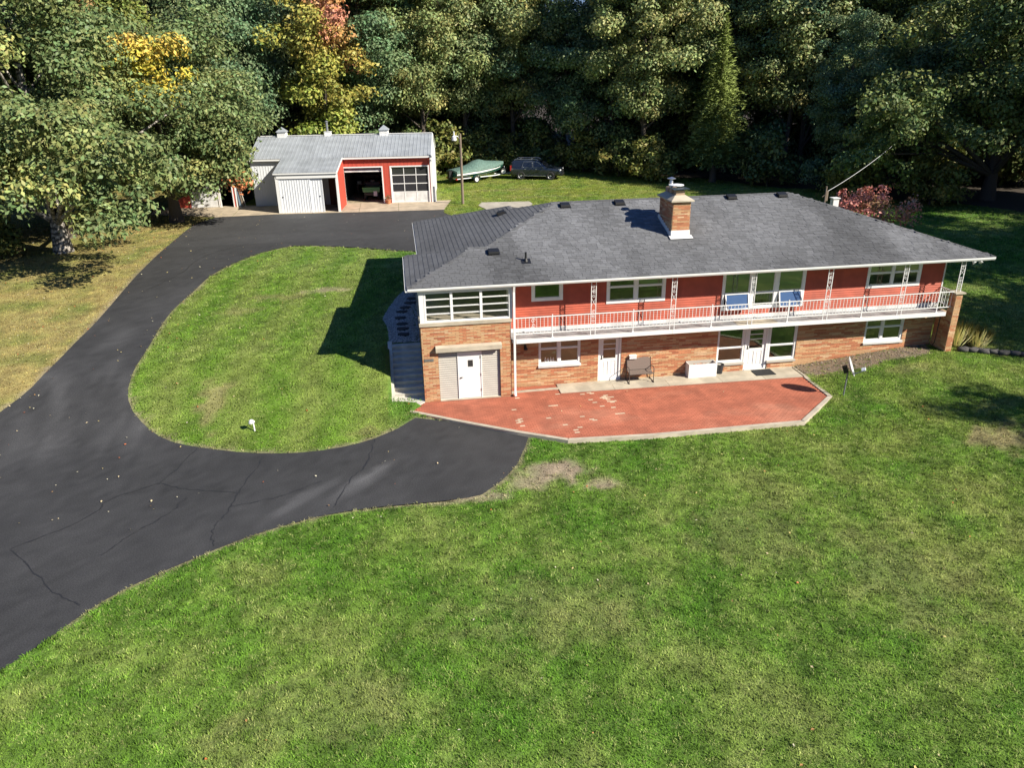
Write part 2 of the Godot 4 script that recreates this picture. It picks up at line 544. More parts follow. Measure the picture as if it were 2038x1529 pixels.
func make_ground() -> void:
	var xs := [-260.0, -150.0, -90.0, -60.0, -48.0]
	var x := -40.0
	while x <= 48.0:
		xs.append(x); x += 0.4
	xs.append_array([55.0, 65.0, 80.0, 110.0, 170.0, 270.0, -1.47, -1.42, -1.34, -1.28, 0.05, 0.14, 23.79, 23.87, 24.02, 24.58])
	var zs := [-320.0, -200.0, -140.0, -100.0, -80.0, -70.0]
	var z := -64.0
	while z <= 30.0:
		zs.append(z); z += 0.4
	zs.append_array([36.0, 50.0, 80.0, 150.0, -0.93, -1.02, -0.05, -0.14, -3.43, -3.5, -12.52, -12.6])
	xs.sort(); zs.sort()
	var v := PackedVector3Array()
	var n := PackedVector3Array()
	var c := PackedColorArray()
	var ids := PackedInt32Array()
	for zz in zs:
		for xx in xs:
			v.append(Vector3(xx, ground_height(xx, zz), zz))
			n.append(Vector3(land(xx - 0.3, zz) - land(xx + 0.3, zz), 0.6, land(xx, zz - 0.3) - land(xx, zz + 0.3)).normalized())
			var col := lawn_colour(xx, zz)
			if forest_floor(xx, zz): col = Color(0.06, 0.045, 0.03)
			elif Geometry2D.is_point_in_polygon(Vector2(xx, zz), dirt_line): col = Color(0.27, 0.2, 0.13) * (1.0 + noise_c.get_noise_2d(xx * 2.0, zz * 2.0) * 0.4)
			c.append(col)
	var w := xs.size()
	for i in zs.size() - 1:
		for k in w - 1:
			var a := i * w + k
			ids.append_array(PackedInt32Array([a, a + 1, a + w, a + 1, a + w + 1, a + w]))
	var arrays := []
	arrays.resize(Mesh.ARRAY_MAX)
	arrays[Mesh.ARRAY_VERTEX] = v
	arrays[Mesh.ARRAY_NORMAL] = n
	arrays[Mesh.ARRAY_COLOR] = c
	arrays[Mesh.ARRAY_INDEX] = ids
	var m := ArrayMesh.new()
	m.add_surface_from_arrays(Mesh.PRIMITIVE_TRIANGLES, arrays)
	var o := piece("ground", m, mats.ground)
	o.set_meta("label", "grassy ground sloping up from the front lawn to the back yard")
	o.set_meta("kind", "structure")

func asphalt_colour(x: float, z: float) -> Color:
	var k := 1.0 + noise_a.get_noise_2d(x * 2.0, z * 2.0) * 0.26 + noise_b.get_noise_2d(x * 2.0, z * 2.0) * 0.2 + noise_c.get_noise_2d(x * 2.0, z * 2.0) * 0.3
	# worn, dusty tracks where the car wheels run along the left branch, and pale scuffs by the patio
	if z < 3.0 and x < -11.0:
		k += 0.7 * clampf(noise_b.get_noise_2d(x * 2.2, z * 0.7) * 1.6 + 0.1, 0.0, 1.0) * smoothstep(-14.0, -3.0, z) * smoothstep(4.0, 1.0, z)
	for f in [[-4.45, 6.7, 0.42, 2.0], [-2.7, 6.1, 0.5, 2.3], [-2.0, 5.2, 0.3, 1.6]]:
		var d := Vector2(x - f[0], z - f[1]).rotated(0.83)
		k += 1.1 * smoothstep(1.0, 0.2, Vector2(d.x / f[3], d.y / f[2]).length() + 0.4 * noise_b.get_noise_2d(x * 2.0, z * 2.0))
	if z < -22.0: k += 0.3
	k /= 3.6
	return Color(k, k, k * 0.99)

func strip(path: Array, width: float, lift: float) -> Shape:
	var s := Shape.new()
	var pts := PackedVector2Array()
	for i in path.size() - 1:
		var p0 := Vector2(path[maxi(i - 1, 0)][0], path[maxi(i - 1, 0)][1])
		var p1 := Vector2(path[i][0], path[i][1])
		var p2 := Vector2(path[i + 1][0], path[i + 1][1])
		var p3 := Vector2(path[mini(i + 2, path.size() - 1)][0], path[mini(i + 2, path.size() - 1)][1])
		for k in 8:
			pts.append(p1.cubic_interpolate(p2, p0, p3, k / 8.0) + Vector2(rng.randf_range(-0.05, 0.05), rng.randf_range(-0.05, 0.05)))
	pts.append(Vector2(path[-1][0], path[-1][1]))
	for i in pts.size() - 1:
		var w0 := width * (0.5 + 0.5 * noise_b.get_noise_1d(i * 9.0 + path[0][0]))
		var side := (pts[i + 1] - pts[i]).normalized().orthogonal() * w0
		var q := []
		for p in [pts[i] + side, pts[i + 1] + side, pts[i + 1] - side, pts[i] - side]:
			q.append(Vector3(p.x, land(p.x, p.y) + lift, p.y))
		if (q[1] - q[0]).cross(q[2] - q[0]).y < 0: q.reverse()
		s.quad(q[0], q[1], q[2], q[3])
	return s

func make_paving() -> void:
	var drive := setting("driveway", sheet(drive_line, 0.0, 0.28, asphalt_colour), mats.asphalt, "black asphalt driveway that loops round the grass island to the barn")
	for path in [[[-8.8, 2.5], [-9.6, 4.7], [-10.9, 5.5], [-11.4, 6.7], [-13.1, 8.1]], [[-9.6, 4.8], [-8.6, 5.3], [-6.7, 5.9]], [[-6.2, 3.5], [-6.7, 5.9], [-6.8, 6.9], [-7.1, 8.0], [-6.9, 9.0]], [[-8.4, 5.9], [-8.8, 6.9], [-9.6, 7.9], [-10.2, 8.9]],
			[[-13.1, 8.1], [-11.1, 10.3], [-10.0, 11.2]], [[-6.8, 6.8], [-5.3, 6.4], [-3.9, 5.6]], [[-2.1, 2.9], [-2.4, 4.7], [-2.9, 5.7], [-3.4, 7.4]], [[-14.5, -12.0], [-13.2, -15.0], [-12.6, -19.0], [-10.0, -23.0]], [[-15.0, -24.0], [-9.0, -25.5], [-3.0, -24.6], [1.5, -25.5]]]:
		part("crack_seal", strip(path, 0.036, 0.006), mats.tar, drive)
	var grey := func(x: float, z: float) -> Color:
		var k := 1.0 + noise_a.get_noise_2d(x, z) * 0.25 + noise_c.get_noise_2d(x, z) * 0.15
		return Color(k, k, k) * 0.7
	var apron_mat := mat("apron_many", Color(0.7, 0.575, 0.41), 0.9, {"tex": "soft", "scale": 0.3, "vertex": true})
	# the apron before the barn is poured in bays
	var bays := [-21.0, -17.2, -13.6, -10.0, -7.4, -3.75, -0.6, 4.2]
	var holder := Node3D.new()
	put(holder, "concrete_apron", self)
	holder.set_meta("label", "tan concrete apron in front of the barn doors"); holder.set_meta("kind", "structure")
	for i in bays.size() - 1:
		for poly in Geometry2D.intersect_polygons(apron_line, PackedVector2Array([Vector2(bays[i] + 0.012, -45), Vector2(bays[i + 1] - 0.012, -45), Vector2(bays[i + 1] - 0.012, -28), Vector2(bays[i] + 0.012, -28)])):
			part("slab", sheet(poly, 0.012, 0.9, grey), apron_mat, holder)
	setting("yard_slab", sheet(slab_line, 0.015, 0.8, grey), mat("slab_many", Color(0.67, 0.61, 0.5), 0.9, {"tex": "soft", "scale": 0.3, "vertex": true}), "pale bare concrete slab in the back yard behind the house roof")
	# brick patio
	var none := func(_x: float, _z: float) -> Color: return Color(1, 1, 1)
	var patio := setting("patio", sheet(patio_line, -0.02, 0.7, none, 0.0), mats.paver_bed, "red painted brick patio below the balcony")
	var pale := [[3.9, 0.35], [5.6, 0.22], [6.8, 0.36], [7.0, 0.32], [7.1, 0.42], [7.0, 0.99], [7.0, 1.36], [7.4, 0.92], [7.5, 1.08], [7.6, 0.88], [7.6, 0.73], [7.7, 0.68], [7.6, 1.11], [7.6, 1.4], [7.75, 1.46], [8.0, 0.96], [8.0, 1.37], [7.2, 1.76], [7.6, 2.0], [7.6, 2.63],
		[8.0, 2.6], [5.2, 1.39], [5.35, 1.33], [5.45, 1.38], [3.5, 1.45], [3.8, 2.38], [3.5, 2.5], [3.6, 2.6], [3.5, 2.73], [3.6, 3.03], [3.8, 3.0], [4.9, 2.49], [5.4, 3.21], [5.7, 3.76], [5.6, 3.96], [5.75, 4.01], [5.9, 3.51], [6.2, 2.6], [6.5, 2.92], [6.6, 3.03]]
	var inner: PackedVector2Array = Geometry2D.offset_polygon(patio_line, -0.1)[0]
	var where := []
	var tints := []
	var row := 0
	var z := -0.85
	while z < 4.8:
		var x := -0.6 + (0.105 if row % 2 else 0.0)
		while x < 17.1:
			if Geometry2D.is_point_in_polygon(Vector2(x, z), inner):
				var k := rng.randf_range(0.92, 1.08) * (1.0 + noise_a.get_noise_2d(x * 1.5, z * 3.0) * 0.15)
				var wear := 0.6 * smoothstep(0.25, 0.7, noise_b.get_noise_2d(x * 0.6, z * 0.9) + 0.35 * smoothstep(8.0, 12.0, x) * smoothstep(2.0, 3.5, z))
				var t := Color(0.44, 0.135, 0.075).lerp(Color(0.5, 0.21, 0.13), wear) * k
				for p in pale:
					if absf(p[0] - x) < 0.105 and absf(p[1] - z) < 0.055: t = Color(0.62, 0.47, 0.33)
				where.append(Transform3D(Basis.from_scale(Vector3(0.2, 0.03, 0.095)), Vector3(x, -0.015 + rng.randf_range(-0.002, 0.002), z)))
				tints.append(t)
			x += 0.21
		row += 1
		z += 0.105
	many("paver", unit_box, mats.paver_many, where, tints, patio)
	# the concrete edging that holds the patio up above the drive
	var edge := Node3D.new()
	put(edge, "patio_kerb", self)
	edge.set_meta("label", "low concrete kerb along the outer edge of the brick patio"); edge.set_meta("kind", "structure")
	var rim := spline([[-1.32, -0.2, 1], [-1.28, 0.35], [-0.98, 0.78], [-0.5, 1.07], [0.3, 1.6], [0.99, 2.08], [2.2, 2.86], [3.41, 3.63], [5.19, 4.64, 1], [8.5, 4.82, 1], [14.7, 4.74, 1], [17.06, 2.63, 1], [17.12, 0.35, 1], [17.12, -0.88, 1], [17.1, -0.9, 1]], 1.4)
	for i in rim.size() - 2:
		var a := rim[i]
		var b := rim[i + 1]
		if b.distance_to(a) < 0.05 or b.x < -1.2 and a.x > 5.0: continue
		var s := Shape.new()
		var d := (b - a).normalized() * 0.006
		var narrow := 0.17 if a.x < 16.9 or a.y > 2.5 else 0.1
		var o := (b - a).normalized().orthogonal() * narrow
		if i == rim.size() - 1: continue
		s.prism(PackedVector2Array([a + d, b - d + d, b + o, a + d + o]), -0.03, 0.7, Transform3D(Basis(Vector3.RIGHT, Vector3.BACK, Vector3.DOWN), Vector3.ZERO))
		part("kerb_block", s, mats.concrete, edge)
	# concrete walk under the windows, in five bays
	var walk := Node3D.new()
	put(walk, "concrete_walk", self)
	walk.set_meta("label", "pale concrete walk between the brick wall and the patio"); walk.set_meta("kind", "structure")
	var cuts := [5.86, 8.28, 10.75, 13.2, 15.2, 16.98]
	for i in 5:
		var s := Shape.new()
		s.prism(PackedVector2Array([Vector2(cuts[i], -0.87), Vector2(cuts[i + 1] - 0.014, -0.87), Vector2(cuts[i + 1] - 0.014, 0.12 + 0.17 * (cuts[i + 1] - 5.86) / 11.1), Vector2(cuts[i], 0.12 + 0.17 * (cuts[i] - 5.86) / 11.1)]), -0.014, 0.15, Transform3D(Basis(Vector3.RIGHT, Vector3.BACK, Vector3.DOWN), Vector3.ZERO))
		part("slab", s, mats.concrete, walk)
	# steps up along the left wall
	var steps := Node3D.new()
	put(steps, "concrete_steps", self)
	steps.set_meta("label", "concrete steps climbing along the left brick wall of the house"); steps.set_meta("kind", "structure")
	var land_shape := Shape.new()
	land_shape.prism(PackedVector2Array([Vector2(-1.3, -0.66), Vector2(-0.01, -0.66), Vector2(-0.01, 0.02), Vector2(-0.5, 0.55), Vector2(-0.85, 0.7), Vector2(-1.2, 0.3)]), -0.02, 0.5, Transform3D(Basis(Vector3.RIGHT, Vector3.BACK, Vector3.DOWN), Vector3.ZERO))
	part("landing", land_shape, mats.old_concrete, steps)
	for i in 9:
		var s := Shape.new()
		var y := 0.165 * (i + 1)
		s.span(Vector3(-1.28, y - 0.5, -3.46), Vector3(-0.005, y - 0.03, -0.66 - 0.31 * i))
		s.span(Vector3(-1.28, y - 0.03, -3.46), Vector3(-0.005, y, -0.64 - 0.31 * i))
		part("step", s, mats.old_concrete, steps)
	var cheek := Shape.new()
	cheek.prism(PackedVector2Array([Vector2(0.3, -0.5), Vector2(0.3, 0.16), Vector2(-0.5, 0.3), Vector2(-3.5, 1.62), Vector2(-3.5, -0.5)]), 0.0, 0.2, Transform3D(Basis(Vector3.BACK, Vector3.UP, Vector3.LEFT), Vector3(-1.28, 0, 0)))
	part("side_wall", cheek, mats.old_concrete, steps)
	# white gravel with stepping stones at the head of the steps
	var bed := setting("gravel_bed", sheet(gravel_line, 0.012, 0.3, grey), mat("gravel_base", Color(0.57, 0.57, 0.58), 0.95, {"tex": "grit", "scale": 1.6, "vertex": true}), "white gravel bed beside the left wall above the steps")
	where = []; tints = []
	for i in 4200:
		var p := Vector2(rng.randf_range(-1.75, 0.03), rng.randf_range(-10.8, -3.5))
		if not Geometry2D.is_point_in_polygon(p, gravel_line): continue
		var r := rng.randf_range(0.02, 0.045)
		where.append(Transform3D(Basis.from_euler(Vector3(rng.randf() * 3, rng.randf() * 3, 0)).scaled(Vector3(r, r, r)), Vector3(p.x, land(p.x, p.y) + 0.02, p.y)))
		var k := rng.randf_range(0.4, 0.85)
		tints.append(Color(k, k, k * 0.98))
	many("gravel", unit_box, mats.stone_many, where, tints, bed)
	var names := ["highest", "second", "third", "fourth", "fifth", "sixth", "seventh", "lowest"]
	var at := [[-0.18, -8.92], [-0.32, -8.31], [-0.57, -7.68], [-0.73, -7.13], [-0.83, -6.29], [-0.79, -5.49], [-0.77, -4.91], [-0.73, -4.29]]
	for i in 8:
		var s := Shape.new()
		var ring := PackedVector2Array()
		for k in 9:
			ring.append(Vector2(cos(TAU * k / 9) * 0.3, sin(TAU * k / 9) * 0.2) * rng.randf_range(0.85, 1.12))
		s.prism(ring, -0.05, 0.04, Transform3D(Basis(Vector3.RIGHT, Vector3.BACK, Vector3.DOWN), Vector3.ZERO))
		var o := part("stepping_stone", s, mat("slate", Color(0.05, 0.052, 0.058), 0.9, {"tex": "fine", "scale": 1.0}))
		o.position = Vector3(at[i][0], land(at[i][0], at[i][1]) + 0.015, at[i][1])
		tag(o, "dark stepping stone in the white gravel, %s of the eight counted down towards the steps" % names[i], "stepping stone", "stepping stones in the white gravel")
	# earth bed with rubble under the right-hand windows
	where = []; tints = []
	for i in 900:
		var p := Vector2(rng.randf_range(17.1, 23.7), -0.88 + pow(rng.randf(), 1.4) * 1.5)
		if not Geometry2D.is_point_in_polygon(p, dirt_line): continue
		var r := rng.randf_range(0.012, 0.035) * (2.0 if rng.randf() < 0.08 else 1.0)
		where.append(Transform3D(Basis.from_euler(Vector3(rng.randf() * 3, rng.randf() * 3, 0)).scaled(Vector3(r * 1.4, r, r)), Vector3(p.x, land(p.x, p.y) + 0.01, p.y)))
		var k := rng.randf_range(0.2, 0.42)
		tints.append(Color(k, k * 0.82, k * 0.6))
	var rubble := many("rubble", unit_box, mats.stone_many, where, tints)
	tag(rubble, "stones and clods on the bare earth bed under the right windows", "rubble", "", "stuff")

func in_view(x: float, y: float, z: float, margin := 1.06) -> bool:
	var cam := get_node("camera") as Camera3D
	var p := cam.transform.affine_inverse() * Vector3(x, y, z)
	return p.z < -1.0 and absf(p.x) < -p.z * 0.676 * margin and absf(p.y) < -p.z * 0.507 * margin

func tuft_mesh(blades: int, reach: float, tall: float, width: float) -> ArrayMesh:
	var s := Shape.new()
	for i in blades:
		var p := Vector3(rng.randf_range(-1, 1), 0, rng.randf_range(-1, 1)) * reach
		var a := rng.randf() * TAU
		var lean := Vector3(cos(a), 0, sin(a)) * tall * rng.randf_range(0.2, 1.1)
		var side := Vector3(-sin(a + rng.randf_range(-0.6, 0.6)), 0, cos(a)) * width
		var h := tall * rng.randf_range(0.55, 1.1)
		var mid := p + lean * 0.4 + Vector3.UP * h * 0.65
		var tip := p + lean + Vector3.UP * h
		s.quad(p - side, p + side, mid + side * 0.8, mid - side * 0.8)
		s.tri(mid - side * 0.8, mid + side * 0.8, tip)
	for i in s.n.size():
		s.n[i] = (s.n[i] * (1.0 if s.n[i].y > 0 else -1.0) + Vector3.UP * 0.9).normalized()
	return s.mesh()

func make_grass() -> void:
	var where := []
	var tints := []
	for zone in [[5.0, 21.5, 0.074, 0.92], [-3.0, 5.0, 0.092, 1.1], [-14.0, -3.0, 0.14, 1.5], [-56.0, -14.0, 0.27, 2.3]]:
		var step: float = zone[2]
		var z: float = zone[0]
		while z < zone[1]:
			var x := -34.0
			while x < 46.0:
				var px := x + rng.randf_range(-0.5, 0.5) * step
				var pz := z + rng.randf_range(-0.5, 0.5) * step
				x += step
				if not in_view(px, 0.0 if pz > -2 else 2.3, pz): continue
				var p := Vector2(px, pz)
				if px < 17.3 and pz < 5.0 and pz > -13.5 and px > -1.6:
					if px > -0.02 and px < 24.3 and pz < 0.7 or pz < 0.2 and px > -1.55: 
						if not (px < 0.0 and pz < -3.5 and not Geometry2D.is_point_in_polygon(p, gravel_line)): continue
					if Geometry2D.is_point_in_polygon(p, patio_line): continue
				if px > 17.0 and px < 24.3 and pz < -0.85 and pz > -13.0: continue
				if Geometry2D.is_point_in_polygon(p, drive_line): continue
				if px < 0.1 and Geometry2D.is_point_in_polygon(p, gravel_line): continue
				if px > 17.0 and pz < 0.8 and pz > -0.9 and px < 23.7 and Geometry2D.is_point_in_polygon(p, dirt_line) and rng.randf() < 0.93: continue
				if pz < -28.0 and (Geometry2D.is_point_in_polygon(p, apron_line) or Geometry2D.is_point_in_polygon(p, slab_line)): continue
				if px < 3.2 and px > -21.0 and pz < -36.0 and pz > -46.0 or forest_floor(px, pz): continue
				if verge(px, pz) and rng.randf() < 0.7: continue
				var bare := bareness(px, pz)
				if rng.randf() < bare.x * 0.85 or rng.randf() < bare.y * 0.5: continue
				var s: float = zone[3] * rng.randf_range(0.75, 1.3)
				if px < -15.5: s *= 0.7
				var thick := 0.9 + 0.8 * noise_c.get_noise_2d(px * 2.5, pz * 2.5)
				where.append(Transform3D(Basis(Vector3.UP, rng.randf() * TAU).scaled(Vector3(s, minf(s, 1.35) * (thick if pz > 4.0 else 0.75), s)), Vector3(px, land(px, pz) - 0.005, pz)))
				var c := lawn_colour(px, pz)
				var speck := rng.randf()
				if speck < 0.12: c = c.lerp(Color(0.36, 0.38, 0.14), 0.6)
				elif speck < 0.38: c = c * (0.55 if pz > 5.0 else 0.72)
				c = c * rng.randf_range(0.85, 1.5) * (1.0 + 0.5 * noise_c.get_noise_2d(px * 4.0, pz * 4.0))
				c.a = 1.0
				tints.append(c)
			z += step
	var o := many("grass", tuft_mesh(10, 0.052, 0.06, 0.0075), mats.grass_many, where, tints)
	tag(o, "short mown grass of the lawns round the house", "grass", "", "stuff")
	print("grass tufts ", where.size())
	# fallen leaves, thickest under the old maples
	where = []; tints = []
	var leaf := Shape.new()
	leaf.quad(Vector3(-1, 0, 0), Vector3(0, 0.25, 0.7), Vector3(1, 0.1, 0), Vector3(0, 0.3, -0.7))
	for i in 3000:
		var p := Vector2(rng.randf_range(-34.0, -8.0), rng.randf_range(-33.0, 8.0))
		if i > 2450: p = Vector2(rng.randf_range(-16.0, 18.0), rng.randf_range(-52.0, 9.0))
		if i > 2850: p = Vector2(rng.randf_range(-6.0, 26.0), rng.randf_range(2.0, 20.0))
		if p.x > -1.5 and p.x < 24.5 and p.y > -14.5 and p.y < 0.5: continue
		if i <= 2450 and p.x > -15.5 and rng.randf() < 0.85: continue
		if i > 2450 and Geometry2D.is_point_in_polygon(p, drive_line) and rng.randf() < 0.5: continue
		var r := rng.randf_range(0.025, 0.05)
		where.append(Transform3D(Basis.from_euler(Vector3(rng.randf_range(-0.5, 0.5), rng.randf() * TAU, rng.randf_range(-0.5, 0.5))).scaled(Vector3(r, r, r)), Vector3(p.x, land(p.x, p.y) + 0.045, p.y)))
		tints.append([Color(0.62, 0.5, 0.2), Color(0.55, 0.45, 0.27), Color(0.4, 0.22, 0.08), Color(0.6, 0.56, 0.4), Color(0.5, 0.14, 0.05)][rng.randi() % 5])
	var fallen := many("fallen_leaves", leaf.mesh(), mats.leaf, where, tints)
	tag(fallen, "yellow and brown fallen leaves scattered over the lawn and the drive", "fallen leaves", "", "stuff")


# ---------- the house ----------
func cut(x0: float, x1: float, y0: float, y1: float, holes: Array) -> Array:   # a rectangle less its holes, as rectangles; a hole is [x0, x1, y0, y1]
	var xs := [x0, x1]
	for h in holes:
		for q in [h[0], h[1]]:
			if q > x0 and q < x1: xs.append(q)
	xs.sort()
	var out := []
	for i in xs.size() - 1:
		if xs[i + 1] - xs[i] < 1e-4: continue
		var mid: float = (xs[i] + xs[i + 1]) / 2
		var runs := [[y0, y1]]
		for h in holes:
			if mid > h[0] and mid < h[1]:
				var rest := []
				for r in runs:
					if h[2] > r[0]: rest.append([r[0], minf(r[1], h[2])])
					if h[3] < r[1]: rest.append([maxf(r[0], h[3]), r[1]])
				runs = rest.filter(func(r): return r[1] - r[0] > 1e-3)
		for r in runs: out.append([xs[i], xs[i + 1], r[0], r[1]])
	return out

func brick_tint() -> Color:
	var k := rng.randf()
	var c := Color(0.58, 0.245, 0.12)
	if k < 0.36: c = Color(0.64, 0.385, 0.2)
	elif k < 0.45: c = Color(0.48, 0.17, 0.085)
	elif k < 0.58: c = Color(0.69, 0.46, 0.27)
	return c * rng.randf_range(0.93, 1.15)

# A brick face: frame maps (x along the wall, y up, z out of it); single = how many bricks become parts of their own
func brick_face(parent: Node3D, frame: Transform3D, w: float, y0: float, y1: float, holes: Array, thick := 0.22, single := 0, dirty := false) -> void:
	var core := Shape.new()
	for r in cut(0.0, w, y0, y1, holes):
		core.box(frame * Vector3((r[0] + r[1]) / 2, (r[2] + r[3]) / 2, -thick / 2 - 0.008), Vector3(r[1] - r[0], r[3] - r[2], thick), frame.basis)
	part("mortar", core, mats.mortar, parent)
	var where := []
	var tints := []
	var course := 0.068
	var rows := int((y1 - y0) / course)
	var run := brick_tint()
	for j in rows:
		var y := y0 + course * (j + 0.5)
		var x := -(0.075 + 0.15 * (j % 2)) - 0.004
		while x < w:
			var parts := [[maxf(x, 0.0), minf(x + 0.29, w)]]
			for h in holes:
				if y > h[2] - 0.02 and y < h[3] + 0.02:
					var rest := []
					for p in parts:
						if h[0] > p[0]: rest.append([p[0], minf(p[1], h[0])])
						if h[1] < p[1]: rest.append([maxf(p[0], h[1]), p[1]])
					parts = rest
			if rng.randf() < 0.62: run = brick_tint()
			for p in parts:
				if p[1] - p[0] < 0.035: continue
				where.append(frame * Transform3D(Basis.from_scale(Vector3(p[1] - p[0], course - 0.009, 0.03)), Vector3((p[0] + p[1]) / 2, y, -0.0135 + rng.randf_range(-0.0015, 0.0025))))
				tints.append(run * rng.randf_range(0.9, 1.1))
			x += 0.3
	var alone := mini(single, where.size())
	for i in alone:
		var k := i * where.size() / alone
		var m := "brick_%d" % (rng.randi() % 12)
		if not mats.has(m): mat(m, brick_tint(), 0.9, {"tex": "fine", "scale": 3.0, "bump": "fine", "deep": 0.4})
		piece("brick", unit_box, mats[m], parent, where[k])
		tints[k] = Color(0, 0, 0, 0)
	if alone < where.size():
		var w2 := []
		var t2 := []
		for i in where.size():
			if tints[i].a > 0.0:
				w2.append(where[i]); t2.append(tints[i])
		many("bricks", unit_box, mats.brick_many, w2, t2, parent)

# A window on a wall that faces z: frame, mullions at xs, rails per light, panes as sub-parts
func window(parent: Node3D, x0: float, x1: float, y0: float, y1: float, z: float, xs: Array, rails: Array, o := {}) -> Node3D:
	var fw: float = o.get("frame", 0.075)
	var deep: float = o.get("deep", 0.1)
	var s := Shape.new()
	s.span(Vector3(x0, y0, z - deep), Vector3(x0 + fw, y1, z)); s.span(Vector3(x1 - fw, y0, z - deep), Vector3(x1, y1, z))
	s.span(Vector3(x0 + fw, y1 - fw, z - deep), Vector3(x1 - fw, y1, z - 0.002)); s.span(Vector3(x0 + fw, y0, z - deep), Vector3(x1 - fw, y0 + fw, z - 0.002))
	var edges := [x0 + fw]
	for x in xs:
		var mw: float = o.get("mullion", 0.12) / 2
		s.span(Vector3(x - mw, y0 + fw, z - deep), Vector3(x + mw, y1 - fw, z - 0.004))
		edges.append(x - mw); edges.append(x + mw)
	edges.append(x1 - fw)
	var node := part(o.get("name", "window"), s, mats.white_clean, parent)
	for i in range(0, edges.size(), 2):
		var a: float = edges[i]
		var b: float = edges[i + 1]
		var ys := [y0 + fw]
		ys.append_array(rails)
		ys.append(y1 - fw)
		for k in ys.size() - 1:
			var skip: Array = o.get("skip", [])
			var lo: float = ys[k] + (0.02 if k > 0 else 0.0)
			var hi: float = ys[k + 1] - (0.02 if k < ys.size() - 2 else 0.0)
			if k > 0:
				var rail := Shape.new()
				var rh := 0.013 if o.get("bare", false) else 0.02
				rail.span(Vector3(a, ys[k] - rh, z - 0.06), Vector3(b, ys[k] + rh, z - 0.012))
				part("rail", rail, mats.white_clean, node)
			if [i / 2, k] in skip: continue
			var sash := Shape.new()
			var bare: bool = o.get("bare", false)
			var rim := 0.006 if bare else 0.03
			for e in [[a, lo, a + rim, hi], [b - rim, lo, b, hi], [a + rim, lo, b - rim, lo + rim], [a + rim, hi - rim, b - rim, hi]]:
				sash.span(Vector3(e[0], e[1], z - 0.07), Vector3(e[2], e[3], z - 0.03))
			part("sash", sash, mats.sash, node)
			var pane := Shape.new()
			pane.quad(Vector3(a + rim, lo + rim, z - 0.05), Vector3(b - rim, lo + rim, z - 0.05), Vector3(b - rim, hi - rim, z - 0.05), Vector3(a + rim, hi - rim, z - 0.05))
			part("pane", pane, o.get("glass", mats.pane), node)
	if o.has("sill"):
		var sl := Shape.new()
		sl.box(Vector3((x0 + x1) / 2, y0 - 0.045, z + 0.0), Vector3(x1 - x0 + 0.04, 0.09, 0.22), Basis(Vector3.RIGHT, 0.12))
		part("sill", sl, o.sill, node)
	return node

func entry_door(parent: Node3D, x0: float, x1: float, y0: float, y1: float, z: float, label: String, hinge_left: bool) -> void:
	var s := Shape.new()                                   # a half-glazed white door: rails, stiles and two long lower panels
	var w := x1 - x0
	var glass_lo := y0 + 0.97
	for e in [[x0, y0, x0 + 0.14, y1], [x1 - 0.14, y0, x1, y1], [x0 + 0.14, y1 - 0.12, x1 - 0.14, y1], [x0 + 0.14, glass_lo - 0.14, x1 - 0.14, glass_lo], [x0 + 0.14, y0, x1 - 0.14, y0 + 0.18], [x0 + w / 2 - 0.06, y0 + 0.18, x0 + w / 2 + 0.06, glass_lo - 0.14]]:
		s.span(Vector3(e[0], e[1], z - 0.045), Vector3(e[2], e[3], z))
	var door := part("door", s, mats.white_clean, parent)
	door.set_meta("label", label)
	for k in 2:
		var a := x0 + 0.14 if k == 0 else x0 + w / 2 + 0.06
		var b := x0 + w / 2 - 0.06 if k == 0 else x1 - 0.14
		var p := Shape.new()
		p.span(Vector3(a, y0 + 0.18, z - 0.04), Vector3(b, glass_lo - 0.14, z - 0.02))
		p.span(Vector3(a + 0.04, y0 + 0.22, z - 0.02), Vector3(b - 0.04, glass_lo - 0.18, z - 0.008))
		part("panel", p, mats.white_clean, door)
	var top := y1 - 0.12
	for k in 3:
		var lo: float = [glass_lo, glass_lo + (top - glass_lo) * 0.5, glass_lo + (top - glass_lo) * 0.76][k]
		var hi: float = [glass_lo + (top - glass_lo) * 0.5, glass_lo + (top - glass_lo) * 0.76, top][k]
		var p := Shape.new()
		p.quad(Vector3(x0 + 0.14, lo, z - 0.03), Vector3(x1 - 0.14, lo, z - 0.03), Vector3(x1 - 0.14, hi, z - 0.03), Vector3(x0 + 0.14, hi, z - 0.03))
		part("pane", p, mats.pane, door)
		if k > 0:
			var r := Shape.new()
			r.span(Vector3(x0 + 0.14, lo - 0.018, z - 0.04), Vector3(x1 - 0.14, lo + 0.018, z - 0.005))
			part("rail", r, mats.white_clean, door)
	var hx := x0 + 0.07 if hinge_left else x1 - 0.07
	var h := Shape.new()
	h.tube([Vector3(hx, y0 + 1.0, z), Vector3(hx, y0 + 1.0, z + 0.05)], [0.012], 8)
	h.lathe([Vector2(0, 0.02), Vector2(0.03, 0.01), Vector2(0.03, -0.02), Vector2(0, -0.03)], Vector3(hx, y0 + 1.0, z + 0.06), Basis(Vector3.RIGHT, PI / 2), 10)
	h.span(Vector3(hx - 0.025, y0 + 0.94, z), Vector3(hx + 0.025, y0 + 1.12, z + 0.008))
	part("handle", h, mats.dark, door)

func scroll(s: Shape, at: Vector3, r: float, flip: float, turn := 0.0, thick := 0.009) -> void:   # an S of wrought iron, two spirals
	for half in [1.0, -1.0]:
		var path := []
		for k in 17:
			var t := k / 16.0
			var a := lerpf(PI * 2.6, 0.35, t)
			var q := Vector2(cos(a), sin(a)) * r * (0.18 + 0.82 * t * 1.0) * 0.62
			var p = Vector2(q.x * flip, q.y + r * 0.62) * half
			p = p.rotated(turn)
			path.append(at + Vector3(p.x, p.y, 0))
		s.tube(path, [thick], 5, false)

